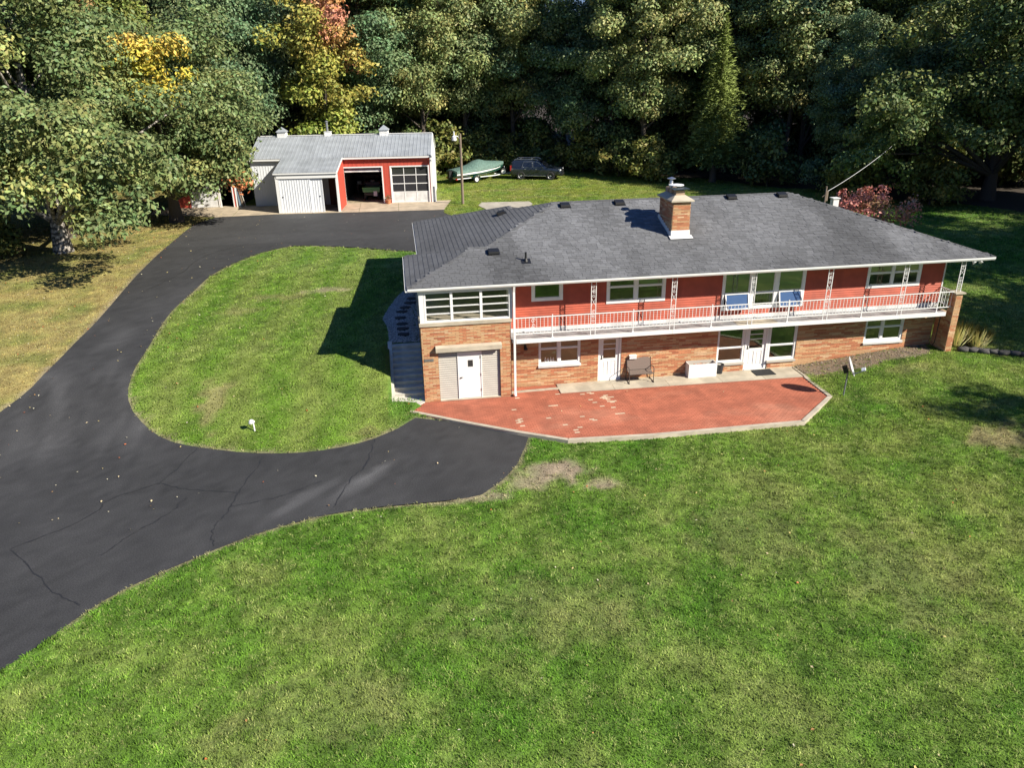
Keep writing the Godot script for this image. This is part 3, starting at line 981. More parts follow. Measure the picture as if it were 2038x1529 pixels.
func make_house() -> void:
	var house := thing("ranch_house", "long red and orange brick ranch house with grey hip roof and white balcony", "house")
	var wz := WALL_Z
	var dwn := Transform3D(Basis(Vector3.RIGHT, Vector3.BACK, Vector3.DOWN), Vector3.ZERO)
	# --- brick ground floor
	var porch := Node3D.new(); put(porch, "porch_wall", house)
	brick_face(porch, Transform3D(Basis.IDENTITY, Vector3(0, 0, 0)), 3.73, -0.2, 3.36, [[0.65, 3.26, -0.3, 2.25]], 0.22, 292)
	var porch_left := Node3D.new(); put(porch_left, "porch_side_wall", house)
	brick_face(porch_left, Transform3D(Basis(Vector3.BACK, Vector3.UP, Vector3.LEFT), Vector3(0, 0, -5.2)), 5.19, -0.2, 3.36, [], 0.22)
	var left := Node3D.new(); put(left, "rear_side_wall", house)
	var ls := Shape.new()
	ls.span(Vector3(0.62, 1.0, -13.4), Vector3(0.84, 4.86, -5.2)); ls.span(Vector3(0.84, 1.0, -13.4), Vector3(9.4, 4.86, -13.18))
	part("wall", ls, mats.mortar, left)
	var holes := [[5.06, 6.94, 0.86, 2.1], [7.75, 8.8, -0.3, 2.13], [13.28, 14.62, 0.32, 2.3], [14.62, 15.77, -0.3, 2.3], [15.77, 17.1, 0.3, 2.3], [20.42, 22.36, 0.86, 2.1]]
	var main := Node3D.new(); put(main, "front_wall", house)
	brick_face(main, Transform3D(Basis.IDENTITY, Vector3(3.74, 0, wz)), 20.1, -0.27, 2.42, holes.map(func(h): return [h[0] - 3.74, h[1] - 3.74, h[2], h[3]]))
	var right := Node3D.new(); put(right, "right_side_wall", house)
	brick_face(right, Transform3D(Basis(Vector3.FORWARD, Vector3.UP, Vector3.RIGHT), Vector3(23.86, 0, -1.13)), 11.6, -0.27, 4.86, [])
	var wing := Node3D.new(); put(wing, "balcony_end_wall", house)
	brick_face(wing, Transform3D(Basis(Vector3.BACK, Vector3.UP, Vector3.LEFT), Vector3(23.87, 0, -0.86)), 0.62, -0.2, 2.38, [], 0.3)
	var pier := Node3D.new(); put(pier, "brick_pier", house)
	brick_face(pier, Transform3D(Basis.IDENTITY, Vector3(23.9, 0, 0.15)), 0.3, -0.2, 3.4, [], 0.35)
	brick_face(pier, Transform3D(Basis(Vector3.BACK, Vector3.UP, Vector3.LEFT), Vector3(23.88, 0, -0.24)), 0.38, -0.2, 3.4, [], 0.01)
	brick_face(pier, Transform3D(Basis(Vector3.FORWARD, Vector3.UP, Vector3.RIGHT), Vector3(24.22, 0, 0.14)), 0.38, -0.2, 3.4, [], 0.01)
	var cap := Shape.new()
	cap.span(Vector3(23.8, 3.4, -0.3), Vector3(24.3, 3.46, 0.22))
	part("cap", cap, mats.concrete, pier)
	# --- red clapboard upper floor, board by board
	var red := Node3D.new(); put(red, "red_wall", house)
	var tops := [[4.76, 6.12, 3.9, 4.9], [8.03, 10.66, 3.6, 4.9], [13.25, 17.12, 2.97, 4.9], [20.07, 22.7, 3.6, 4.9]]
	var sheath := Shape.new()
	for r in cut(3.74, 23.86, 2.56, 4.88, tops): sheath.span(Vector3(r[0], r[2], wz - 0.18), Vector3(r[1], r[3], wz - 0.03))
	part("sheathing", sheath, mats.inside_wall, red)
	var y := 2.74
	while y < 4.86:
		var hi := minf(y + 0.104, 4.87)
		for r in cut(3.8, 23.84, y, hi, tops):
			if r[3] - r[2] < 0.02: continue
			var b := Shape.new()
			b.prism(PackedVector2Array([Vector2(wz - 0.03, r[2]), Vector2(wz + 0.014, r[2]), Vector2(wz + 0.012, r[2] + 0.012), Vector2(wz - 0.018, r[3]), Vector2(wz - 0.03, r[3])]), -r[1], -r[0], Transform3D(Basis(Vector3.BACK, Vector3.UP, Vector3.LEFT), Vector3.ZERO))
			part("siding_board", b, mats.red_paint, red)
		y += 0.104
	var trim := Shape.new()
	trim.span(Vector3(3.78, 2.555, wz - 0.02), Vector3(23.86, 2.735, wz + 0.02)); trim.span(Vector3(23.84, 2.74, wz - 0.1), Vector3(23.9, 4.87, wz + 0.02)); trim.span(Vector3(3.74, 2.74, wz - 0.02), Vector3(3.8, 4.87, wz + 0.02))
	part("white_trim", trim, mats.white, red)
	# --- windows
	var zf := wz + 0.03
	window(house, 4.76, 6.12, 3.9, 4.86, zf, [], [], {"frame": 0.13})
	window(house, 8.03, 10.66, 3.6, 4.86, zf, [9.34], [4.33], {"frame": 0.13, "mullion": 0.16})
	var three := window(house, 13.25, 17.12, 2.97, 4.86, zf, [14.62, 15.78], [3.7], {"frame": 0.12, "mullion": 0.2, "skip": [[0, 0], [2, 0]]})
	for e in [[13.4, 14.5], [15.9, 16.98]]:                    # the two lower lights stand open, hinged at the top
		var sash := Node3D.new(); put(sash, "open_window", house)
		sash.position = Vector3((e[0] + e[1]) / 2, 3.68, zf + 0.01)
		sash.rotation.x = -0.3
		var w: float = e[1] - e[0]
		var fr := Shape.new()
		fr.span(Vector3(-w / 2, -0.62, -0.02), Vector3(-w / 2 + 0.05, 0, 0.03)); fr.span(Vector3(w / 2 - 0.05, -0.62, -0.02), Vector3(w / 2, 0, 0.03))
		fr.span(Vector3(-w / 2, -0.67, -0.02), Vector3(w / 2, -0.62, 0.03)); fr.span(Vector3(-w / 2, 0, -0.02), Vector3(w / 2, 0.04, 0.03))
		part("sash_frame", fr, mats.white_clean, sash)
		var pn := Shape.new()
		pn.quad(Vector3(-w / 2 + 0.05, -0.62, 0), Vector3(w / 2 - 0.05, -0.62, 0), Vector3(w / 2 - 0.05, 0, 0), Vector3(-w / 2 + 0.05, 0, 0))
		part("pane", pn, mats.blue_pane, sash)
	window(house, 20.07, 22.7, 3.6, 4.86, zf, [21.32], [4.28], {"frame": 0.12, "mullion": 0.12})
	window(house, 5.06, 6.94, 0.95, 2.12, zf - 0.06, [5.98], [1.7], {"frame": 0.09, "mullion": 0.13, "sill": mats.white})
	window(house, 20.42, 22.36, 0.98, 2.12, zf - 0.06, [21.31], [1.68], {"frame": 0.1, "mullion": 0.13, "sill": mats.white})
	window(house, 13.28, 14.58, 0.44, 2.3, zf - 0.06, [], [1.15], {"frame": 0.08, "name": "sidelight", "sill": mats.beige})
	window(house, 15.74, 17.1, 0.42, 2.3, zf - 0.06, [], [1.14], {"frame": 0.09, "name": "sidelight", "sill": mats.beige})
	for e in [[7.75, 8.8, 2.13], [14.6, 15.72, 2.3]]:
		var fr := Shape.new()
		fr.span(Vector3(e[0], 0.0, wz - 0.2), Vector3(e[0] + 0.09, e[2], wz - 0.02)); fr.span(Vector3(e[1] - 0.09, 0.0, wz - 0.2), Vector3(e[1], e[2], wz - 0.02)); fr.span(Vector3(e[0] + 0.09, 2.06, wz - 0.2), Vector3(e[1] - 0.09, e[2], wz - 0.02))
		fr.span(Vector3(e[0] + 0.09, -0.05, wz - 0.2), Vector3(e[1] - 0.09, 0.06, wz + 0.0))
		part("door_frame", fr, mats.white_clean, house)
	entry_door(house, 7.85, 8.7, 0.07, 2.05, wz - 0.07, "half-glazed white door beside the bench", true)
	entry_door(house, 14.7, 15.62, 0.07, 2.05, wz - 0.07, "half-glazed white door between two tall windows", true)
	# --- beige infill and white door in the porch's old garage opening
	var infill := Node3D.new(); put(infill, "beige_siding", house)
	y = 0.0
	while y < 2.24:
		for e in [[0.66, 1.45], [2.48, 3.25]]:
			var b := Shape.new()
			b.prism(PackedVector2Array([Vector2(-0.14, y), Vector2(-0.082, y), Vector2(-0.084, y + 0.012), Vector2(-0.126, minf(y + 0.1, 2.25)), Vector2(-0.14, minf(y + 0.1, 2.25))]), -e[1], -e[0], Transform3D(Basis(Vector3.BACK, Vector3.UP, Vector3.LEFT), Vector3.ZERO))
			part("siding_board", b, mats.beige, infill)
		y += 0.1
	var back := Shape.new()
	back.span(Vector3(0.6, -0.2, -0.21), Vector3(3.3, 2.3, -0.145)); back.span(Vector3(1.45, 2.1, -0.145), Vector3(2.48, 2.25, -0.1))
	part("backing", back, mats.beige, infill)
	var sillstone := Shape.new()
	sillstone.span(Vector3(0.66, -0.25, -0.2), Vector3(3.25, 0.008, 0.015))
	part("threshold", sillstone, mats.concrete, infill)
	var dfr := Shape.new()
	dfr.span(Vector3(1.45, 0.0, -0.14), Vector3(1.5, 2.12, -0.06)); dfr.span(Vector3(2.43, 0.0, -0.14), Vector3(2.48, 2.12, -0.06)); dfr.span(Vector3(1.5, 2.07, -0.14), Vector3(2.43, 2.12, -0.06))
	var ds := Shape.new()
	for r in cut(1.5, 2.43, 0.02, 2.07, [[1.88, 2.1, 1.43, 1.74]]): ds.span(Vector3(r[0], r[2], -0.13), Vector3(r[1], r[3], -0.08))
	var wd := part("door", ds, mats.white_clean, house)
	wd.set_meta("label", "plain white steel door with a small square window")
	part("frame", dfr, mats.white_clean, wd)
	var sp := Shape.new(); sp.span(Vector3(1.88, 1.43, -0.125), Vector3(2.1, 1.74, -0.1)); part("pane", sp, mats.dark, wd)
	var kn := Shape.new(); kn.lathe([Vector2(0, 0.06), Vector2(0.035, 0.05), Vector2(0.035, 0.02), Vector2(0.012, 0.0)], Vector3(1.57, 0.97, -0.08), Basis(Vector3.RIGHT, PI / 2), 10); kn.bar(Vector3(1.57, 0.97, -0.04), Vector3(1.66, 0.99, -0.04), 0.02, 0.02); part("handle", kn, mats.dark, wd)
	for hy in [0.3, 1.0, 1.8]:
		var hs := Shape.new(); hs.span(Vector3(2.415, hy, -0.08), Vector3(2.445, hy + 0.12, -0.055)); part("hinge", hs, mats.steel, wd)
	var lint := Shape.new()
	lint.prism(PackedVector2Array([Vector2(-0.1, 2.25), Vector2(0.2, 2.25), Vector2(0.2, 2.44), Vector2(0.02, 2.5), Vector2(-0.1, 2.5)]), -3.32, -0.56, Transform3D(Basis(Vector3.BACK, Vector3.UP, Vector3.LEFT), Vector3.ZERO))
	part("lintel", lint, mats.concrete, house)
	var plate := Shape.new()
	plate.span(Vector3(0.07, 1.82, 0.0), Vector3(0.46, 1.94, 0.02))
	var pq := part("plaque", plate, mat("pewter", Color(0.3, 0.29, 0.26), 0.5, {"metal": 0.4, "tex": "fine", "scale": 4.0}), house)
	for k in 5:                                                 # its worn raised characters cannot be read in the photograph
		var ch := Shape.new()
		ch.tube([Vector3(0.13 + k * 0.065, 1.845, 0.022), Vector3(0.145 + k * 0.065, 1.88, 0.026), Vector3(0.13 + k * 0.065, 1.915, 0.022)], [0.008], 5)
		part("raised_mark", ch, mats.grey_metal, pq)
	# --- glazed porch above the brick
	var glazed := Node3D.new(); put(glazed, "glazed_porch", house)
	var sill := Shape.new()
	sill.span(Vector3(-0.05, 3.362, -5.2), Vector3(3.78, 3.5, 0.06))
	part("sill", sill, mats.concrete, glazed)
	var pw := window(house, 0.2, 3.74, 3.505, 4.8, 0.0, [1.31, 2.52], [3.86, 4.16, 4.47], {"frame": 0.07, "mullion": 0.1, "glass": mats.porch_pane, "bare": true})
	var pc := Shape.new()
	pc.span(Vector3(0.0, 3.5, -0.16), Vector3(0.19, 4.86, 0.01)); pc.span(Vector3(0.19, 4.8, -0.14), Vector3(3.8, 4.86, -0.01)); pc.span(Vector3(3.745, 3.5, -0.14), Vector3(3.82, 4.8, -0.01)); pc.span(Vector3(3.7, 2.42, wz), Vector3(3.76, 4.86, -0.15))
	for k in 5: pc.span(Vector3(0.01, 3.5, -0.3 - k * 1.15), Vector3(0.1, 4.86, -0.42 - k * 1.15))
	pc.span(Vector3(0.015, 4.6, -5.1), Vector3(0.09, 4.86, -0.16))
	part("post", pc, mats.sash, glazed)
	for k in 4:
		var pn := Shape.new()
		pn.quad(Vector3(0.05, 3.5, -1.45 - k * 1.15), Vector3(0.05, 3.5, -0.42 - k * 1.15), Vector3(0.05, 4.6, -0.42 - k * 1.15), Vector3(0.05, 4.6, -1.45 - k * 1.15))
		part("pane", pn, mats.porch_pane, glazed)
		var r := Shape.new()
		for q in [3.86, 4.2]: r.span(Vector3(0.03, q, -1.45 - k * 1.15), Vector3(0.07, q + 0.03, -0.42 - k * 1.15))
		part("rail", r, mats.sash, glazed)
	var inn := Shape.new()
	inn.span(Vector3(0.1, 3.2, -5.1), Vector3(3.7, 3.36, -0.2))
	part("porch_floor", inn, mats.inside_floor, glazed)
	# --- rooms behind the glass
	var rooms := Node3D.new(); put(rooms, "interior", house)
	var fl := Shape.new()
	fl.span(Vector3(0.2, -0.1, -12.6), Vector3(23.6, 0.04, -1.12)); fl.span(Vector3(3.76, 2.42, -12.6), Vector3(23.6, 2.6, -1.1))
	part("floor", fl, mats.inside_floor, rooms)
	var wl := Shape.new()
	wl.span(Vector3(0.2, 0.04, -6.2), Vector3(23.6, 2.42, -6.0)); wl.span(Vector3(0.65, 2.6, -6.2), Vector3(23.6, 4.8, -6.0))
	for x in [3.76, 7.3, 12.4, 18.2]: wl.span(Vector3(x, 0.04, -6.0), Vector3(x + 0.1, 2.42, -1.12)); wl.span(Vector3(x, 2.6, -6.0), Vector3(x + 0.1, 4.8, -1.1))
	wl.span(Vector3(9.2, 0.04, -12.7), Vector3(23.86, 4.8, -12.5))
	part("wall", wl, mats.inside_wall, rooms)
	# --- balcony
	var balcony := Node3D.new(); put(balcony, "balcony", house)
	var deck := Shape.new(); deck.span(Vector3(3.78, 2.425, wz + 0.002), Vector3(23.62, 2.548, 0.068)); part("deck", deck, mats.deck_grey, balcony)
	var cap_ends := [3.94, 7.24, 10.74, 14.26, 17.77, 21.34, 23.6]
	for i in 6:
		var fa := Shape.new(); fa.span(Vector3(cap_ends[i], 2.385, 0.07), Vector3(cap_ends[i + 1] - 0.006, 2.562, 0.1)); part("fascia_board", fa, mats.white_clean, balcony)
	var hose := Shape.new(); hose.span(Vector3(13.75, 2.55, -0.62), Vector3(15.6, 2.556, 0.0)); part("pale_patch", hose, mats.concrete, balcony)
	var railing := Node3D.new(); put(railing, "railing", house)
	var stops := [3.94, 5.5, 7.14, 7.35, 9.0, 10.64, 10.83, 12.5, 14.16, 14.37, 16.0, 17.67, 17.87, 19.5, 21.24, 21.43, 23.16, 23.86]
	var bal := Shape.new(); bal.box(Vector3.ZERO, Vector3(0.016, 0.72, 0.016)); var bal_mesh := bal.mesh()
	for k in 2:
		var r := Shape.new(); r.span(Vector3(3.9, [2.755, 3.46][k], -0.02), Vector3(23.86, [2.79, 3.495][k], 0.02)); part("rail", r, mats.white_clean, railing)
		var r2 := Shape.new(); r2.span(Vector3(23.83, [2.755, 3.46][k], wz + 0.02), Vector3(23.865, [2.79, 3.495][k], -0.24)); part("rail", r2, mats.white_clean, railing)
	for x in [5.5, 9.0, 12.5, 16.0, 19.5, 23.16]:
		var p := Shape.new(); p.span(Vector3(x - 0.02, 2.55, -0.022), Vector3(x + 0.02, 3.56, 0.022)); p.span(Vector3(x - 0.05, 2.55, -0.04), Vector3(x + 0.05, 2.57, 0.04)); part("post", p, mats.white_clean, railing)
	var x := 4.04
	while x < 23.8:
		var free := true
		for k in [2, 5, 8, 11, 14]:
			if x > stops[k] - 0.03 and x < stops[k + 1] + 0.03: free = false
		if free: piece("baluster", bal_mesh, mats.white_clean, railing, Transform3D(Basis.IDENTITY, Vector3(x, 3.125, 0)))
		x += 0.158
	for k in 5: piece("baluster", bal_mesh, mats.white_clean, railing, Transform3D(Basis.IDENTITY, Vector3(23.848, 3.125, -0.36 - k * 0.11)))
	var sc := Shape.new(); scroll(sc, Vector3(4.68, 3.22, 0.0), 0.17, 1.0); scroll(sc, Vector3(4.68, 2.95, 0.0), 0.1, -1.0); part("scroll", sc, mats.white_clean, railing)
	# wrought-iron posts
	var iron := Shape.new()
	for e in [0.0, 0.2]: iron.span(Vector3(e - 0.014, 0.0, -0.014), Vector3(e + 0.014, 2.3, 0.014))
	for q in [[2.02, 1.0], [1.78, -1.0], [0.95, 1.0], [0.7, -1.0], [0.34, 1.0]]: scroll(iron, Vector3(0.1, q[0], 0), 0.12, q[1])
	for q in [[0.0, 1.62, 0.2, 1.25], [0.2, 1.62, 0.0, 1.25]]: iron.tube([Vector3(q[0], q[1], 0), Vector3(0.1, 1.43, 0), Vector3(q[2], q[3], 0)], [0.01], 5)
	var iron_mesh := iron.mesh()
	for px in [7.145, 10.635, 14.165, 17.67, 21.235]: piece("iron_post", iron_mesh, mats.white_clean, house, Transform3D(Basis.IDENTITY, Vector3(px, 2.55, 0)))
	piece("iron_post", iron_mesh, mats.white_clean, house, Transform3D(Basis.from_scale(Vector3(1.0, 0.62, 1.0)), Vector3(23.95, 3.46, 0.0)))
	make_roof(house)
	# --- rainwater goods, lamps
	var gut := Shape.new()
	gut.prism(PackedVector2Array([Vector2(0.1, 4.9), Vector2(0.2, 4.9), Vector2(0.23, 4.96), Vector2(0.23, 5.025), Vector2(0.215, 5.025), Vector2(0.2, 4.93), Vector2(0.115, 4.93), Vector2(0.1, 5.02)]), -25.36, 0.42, Transform3D(Basis(Vector3.BACK, Vector3.UP, Vector3.LEFT), Vector3.ZERO))
	part("gutter", gut, mats.white_clean, house)
	var ds2 := Shape.new()
	ds2.span(Vector3(3.83, 0.12, 0.02), Vector3(3.92, 4.66, 0.1)); ds2.bar(Vector3(3.875, 4.64, 0.06), Vector3(3.875, 4.9, 0.15), 0.09, 0.08); ds2.bar(Vector3(3.875, 0.14, 0.06), Vector3(3.875, 0.03, 0.2), 0.09, 0.08)
	part("downspout", ds2, mats.white_clean, house)
	for e in [[4.47, 1.86], [9.95, 2.15], [18.6, 2.15]]:
		var l := Shape.new()
		l.lathe([Vector2(0.0, 0.12), Vector2(0.03, 0.1), Vector2(0.1, -0.06), Vector2(0.09, -0.06), Vector2(0, -0.02)], Vector3(e[0], e[1], wz + 0.14), Basis.IDENTITY, 10)
		l.tube([Vector3(e[0], e[1] + 0.1, wz + 0.14), Vector3(e[0], e[1] + 0.14, wz + 0.06), Vector3(e[0], e[1] + 0.05, wz)], [0.012], 6)
		l.span(Vector3(e[0] - 0.05, e[1] - 0.03, wz), Vector3(e[0] + 0.05, e[1] + 0.1, wz + 0.02))
		part("wall_lamp", l, mats.black, house)
	var box := Shape.new(); box.span(Vector3(9.16, 1.0, wz), Vector3(9.48, 1.14, wz + 0.12)); box.box(Vector3(9.32, 1.15, wz + 0.07), Vector3(0.34, 0.02, 0.15), Basis(Vector3.RIGHT, 0.15)); part("white_box", box, mats.white_clean, house)
	var fl2 := Shape.new()
	for e in [[24.42, 0.5], [24.75, -0.3]]:
		fl2.lathe([Vector2(0.0, 0.14), Vector2(0.045, 0.12), Vector2(0.05, 0.04), Vector2(0.085, -0.04), Vector2(0.075, -0.05), Vector2(0, -0.03)], Vector3(e[0], 4.82, 0.12), Basis(Vector3.BACK, e[1]) * Basis(Vector3.RIGHT, -0.7), 10)
	fl2.span(Vector3(24.5, 4.86, 0.04), Vector3(24.68, 4.89, 0.16))
	part("flood_light", fl2, mats.white_clean, house)
	var pipe := Shape.new()
	pipe.tube([Vector3(23.6, 2.3, -0.2), Vector3(23.58, 1.0, -0.22), Vector3(23.56, 0.85, -0.3)], [0.02], 6)
	part("drain_pipe", pipe, mats.dark, house)

func roof_y(x: float, z: float, plane: String) -> float:
	match plane:
		"front": return EAVE + SLOPE * (EDGE_Z - z)
		"porch_left": return EAVE + SLOPE * (x + 0.37)
		"left": return EAVE + SLOPE * (x - 0.29)
	return EAVE

func make_roof(house: Node3D) -> void:
	var roof := Node3D.new(); put(roof, "roof", house)
	var h := func(run: float) -> float: return EAVE + SLOPE * run
	var ee := Vector3(-0.37, EAVE, EDGE_Z); var cc := Vector3(25.33, EAVE, EDGE_Z)
	var bb := Vector3(18.735, h.call(6.595), -6.475); var aa := Vector3(6.885, h.call(6.595), -6.475)
	var gg := Vector3(2.46, h.call(2.83), -2.71); var g2 := Vector3(3.12, h.call(2.83), -2.71)
	var ff := Vector3(-0.37, EAVE, -5.54); var f2 := Vector3(0.29, EAVE, -5.54)
	var jj := Vector3(5.02, h.call(4.73), -9.25); var j2 := Vector3(5.02, h.call(4.73), -8.34)
	var hh := Vector3(0.29, EAVE, -13.98); var h2 := Vector3(9.75, EAVE, -13.98); var h3 := Vector3(9.75, EAVE, -13.07); var dd := Vector3(25.33, EAVE, -13.07)
	var planes := {"front": [cc, bb, aa, g2, gg, ee], "porch_left": [ff, ee, gg], "porch_back": [f2, ff, gg, g2], "left": [j2, jj, hh, f2, g2, aa], "wing_back": [h2, hh, jj], "wing_right": [h3, h2, jj, j2], "back": [dd, h3, j2, aa, bb], "right": [cc, dd, bb]}
	var deck := Shape.new()
	for key in planes:
		var poly: Array = planes[key]
		for i in range(1, poly.size() - 1):
			if (poly[i] - poly[0]).cross(poly[i + 1] - poly[0]).y > 0: deck.tri(poly[0], poly[i], poly[i + 1])
			else: deck.tri(poly[0], poly[i + 1], poly[i])
	part("roof_deck", deck, mats.roof_deck, roof)
	var soffit := Shape.new()
	soffit.span(Vector3(0.3, 4.862, -13.0), Vector3(25.25, 4.9, 0.09)); soffit.span(Vector3(-0.34, 4.862, -5.5), Vector3(0.3, 4.9, 0.09)); soffit.span(Vector3(0.3, 4.862, -13.9), Vector3(9.7, 4.9, -13.0))
	part("soffit", soffit, mats.white, roof)
	var fas := Shape.new()
	fas.span(Vector3(-0.42, 4.88, 0.06), Vector3(25.33, 5.02, 0.1)); fas.span(Vector3(25.3, 4.88, -13.05), Vector3(25.35, 5.02, 0.1))
	fas.span(Vector3(-0.41, 4.88, -5.54), Vector3(-0.37, 5.02, 0.06)); fas.span(Vector3(-0.37, 4.88, -5.57), Vector3(0.3, 5.02, -5.53)); fas.span(Vector3(0.25, 4.88, -13.98), Vector3(0.29, 5.02, -5.57)); fas.span(Vector3(0.29, 4.88, -14.0), Vector3(9.75, 5.02, -13.96)); fas.span(Vector3(9.72, 4.88, -13.09), Vector3(25.3, 5.02, -13.05))
	part("fascia", fas, mats.white_clean, roof)
	var lg := Shape.new()
	lg.prism(PackedVector2Array([Vector2(0.0, 4.9), Vector2(-0.1, 4.9), Vector2(-0.12, 5.02), Vector2(-0.105, 5.02), Vector2(-0.09, 4.93), Vector2(0.0, 4.93)]), -5.52, 0.2, Transform3D(Basis.IDENTITY, Vector3(-0.41, 0, 0)))
	lg.prism(PackedVector2Array([Vector2(0.0, 4.9), Vector2(-0.1, 4.9), Vector2(-0.12, 5.02), Vector2(-0.105, 5.02), Vector2(-0.09, 4.93), Vector2(0.0, 4.93)]), -13.98, -5.58, Transform3D(Basis.IDENTITY, Vector3(0.25, 0, 0)))
	part("side_gutter", lg, mats.white_clean, roof)
	# shingles, course by course: the front-left ones, nearest the viewer, as pieces of their own, the rest as one mass
	var where := []
	var tints := []
	var pitch := atan(SLOPE)
	for key in ["front", "porch_left", "left", "right"]:
		var flat := PackedVector2Array()
		for p in planes[key]: flat.append(Vector2(p.x, p.z))
		var lo := flat[0]
		var hi := flat[0]
		for p in flat:
			lo = lo.min(p); hi = hi.max(p)
		var turn := Basis.IDENTITY
		if key != "front": turn = Basis(Vector3.UP, -PI / 2) if key != "right" else Basis(Vector3.UP, PI / 2)
		var lean := turn * Basis(Vector3.RIGHT, pitch - 0.05)
		var length := hi.x - lo.x if key == "front" else hi.y - lo.y
		var course := 0.16 if key == "front" else 0.205
		var depth := hi.y - lo.y if key == "front" else hi.x - lo.x
		var rows := int(depth / course)
		for j in rows:
			var run := 0.03 + j * course
			var a := -rng.randf() * 0.3
			while a < length:
				var w := rng.randf_range(0.16, 0.4)
				var mid := a + w / 2
				a += w
				var p := Vector2(lo.x + mid, hi.y - run)
				if key == "right": p = Vector2(hi.x - run, lo.y + mid)
				elif key != "front": p = Vector2(lo.x + run, lo.y + mid)
				if not Geometry2D.is_point_in_polygon(p, flat): continue
				var y := EAVE + SLOPE * run
				var proud := 0.016 if key != "front" else 0.022 if rng.randf() < 0.5 else 0.012
				where.append(Transform3D(lean * Basis.from_scale(Vector3(w - 0.011, 0.02, course + 0.05)), Vector3(p.x, y + proud, p.y)))
				var stain := 1.0 + 0.22 * noise_a.get_noise_2d(p.x * 5.0, p.y * 1.2) + 0.2 * noise_b.get_noise_2d(p.x * 1.3, p.y * 0.5)
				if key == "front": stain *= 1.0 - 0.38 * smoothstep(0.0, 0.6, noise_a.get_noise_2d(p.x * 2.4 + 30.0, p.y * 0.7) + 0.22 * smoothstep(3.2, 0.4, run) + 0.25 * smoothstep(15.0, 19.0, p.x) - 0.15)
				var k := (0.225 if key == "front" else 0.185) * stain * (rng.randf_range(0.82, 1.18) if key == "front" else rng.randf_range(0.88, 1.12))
				tints.append(Color(k * 0.98, k * 1.0, k * 1.05))
	var first := []
	for i in where.size(): first.append([where[i].origin.distance_squared_to(Vector3(2.0, 5.0, 3.0)), i])
	first.sort_custom(func(p, q): return p[0] < q[0])
	var w2 := []
	var t2 := []
	for i in first.size():
		var k: int = first[i][1]
		if i < 290:
			var g := int(clampf(tints[k].g / 0.012, 5, 16))
			piece("shingle", unit_box, mat("shingle_%d" % g, Color(g * 0.012 * 0.98, g * 0.012, g * 0.012 * 1.05), 0.95, {"tex": "grit", "scale": 1.7}), roof, where[k])
		else:
			w2.append(where[k]); t2.append(tints[k])
	many("shingles", unit_box, mats.shingle_many, w2, t2, roof)
	# ridge and hip caps
	for line in [[aa, bb], [ee, gg], [g2, aa], [cc, bb], [gg, g2], [gg, ff], [aa, j2], [j2, jj], [jj, hh], [bb, dd]]:
		var from: Vector3 = line[0]
		var to: Vector3 = line[1]
		var count := maxi(int(from.distance_to(to) / 0.28), 1)
		var s := Shape.new()
		for i in count:
			var p := from.lerp(to, (i + 0.5) / count) + Vector3(0, 0.022, 0)
			var f := (to - from).normalized()
			var side := f.cross(Vector3.UP).normalized()
			var b := Basis(side, side.cross(f), -f)
			var k := rng.randf_range(0.85, 1.15)
			for q in [-1.0, 1.0]:
				s.box(p + side * 0.065 * q - Vector3(0, 0.014, 0), Vector3(0.14, 0.016, 0.31), Basis(f, -q * -0.22) * b * Basis(Vector3.RIGHT, 0.04), Color(0.17 * k, 0.172 * k, 0.178 * k))
		part("ridge_cap", s, mats.shingle_many, roof)
	# chimney
	var ch := Node3D.new(); put(ch, "chimney", house)
	brick_face(ch, Transform3D(Basis.IDENTITY, Vector3(11.47, 0, -2.75)), 0.77, 5.7, 7.5, [], 1.7)
	brick_face(ch, Transform3D(Basis(Vector3.BACK, Vector3.UP, Vector3.LEFT), Vector3(11.44, 0, -4.5)), 1.74, 5.9, 7.5, [], 0.02)
	brick_face(ch, Transform3D(Basis(Vector3.FORWARD, Vector3.UP, Vector3.RIGHT), Vector3(12.27, 0, -2.76)), 1.74, 5.9, 7.5, [], 0.02)
	var fl := Shape.new()
	fl.span(Vector3(11.42, 5.85, -2.8), Vector3(12.29, 6.24, -2.71))
	fl.box(Vector3(11.86, 5.965, -2.62), Vector3(1.05, 0.012, 0.3), Basis(Vector3.RIGHT, pitch))
	for k in 7: fl.span(Vector3(11.4, 5.85 + k * 0.077, -3.06 - k * 0.25), Vector3(11.43, 6.2 + k * 0.077, -2.8 - k * 0.25))
	part("flashing", fl, mats.white_clean, ch)
	var cp := Shape.new()
	var lo4 := [Vector3(11.33, 7.5, -2.63), Vector3(12.38, 7.5, -2.63), Vector3(12.38, 7.5, -4.63), Vector3(11.33, 7.5, -4.63)]
	var md4 := lo4.map(func(p): return p + Vector3(0, 0.06, 0))
	var hi4 := [Vector3(11.62, 7.74, -3.05), Vector3(12.1, 7.74, -3.05), Vector3(12.1, 7.74, -4.3), Vector3(11.62, 7.74, -4.3)]
	for k in 4:
		cp.quad(lo4[k], lo4[(k + 1) % 4], md4[(k + 1) % 4], md4[k]); cp.quad(md4[k], md4[(k + 1) % 4], hi4[(k + 1) % 4], hi4[k])
	cp.quad(hi4[0], hi4[1], hi4[2], hi4[3]); cp.quad(lo4[3], lo4[2], lo4[1], lo4[0])
	part("cap", cp, mats.concrete, ch)
	var flue := Shape.new()
	for z in [-3.15, -3.75, -4.2]: flue.span(Vector3(11.66, 7.7, z - 0.24), Vector3(12.06, 7.93, z + 0.1))
	part("flue", flue, mats.mortar, ch)
	var lid := Shape.new()
	for e in [[11.72, -3.15], [12.0, -3.15], [11.72, -3.5], [12.0, -3.5]]: lid.span(Vector3(e[0] - 0.01, 7.92, e[1] - 0.01), Vector3(e[0] + 0.01, 8.03, e[1] + 0.01))
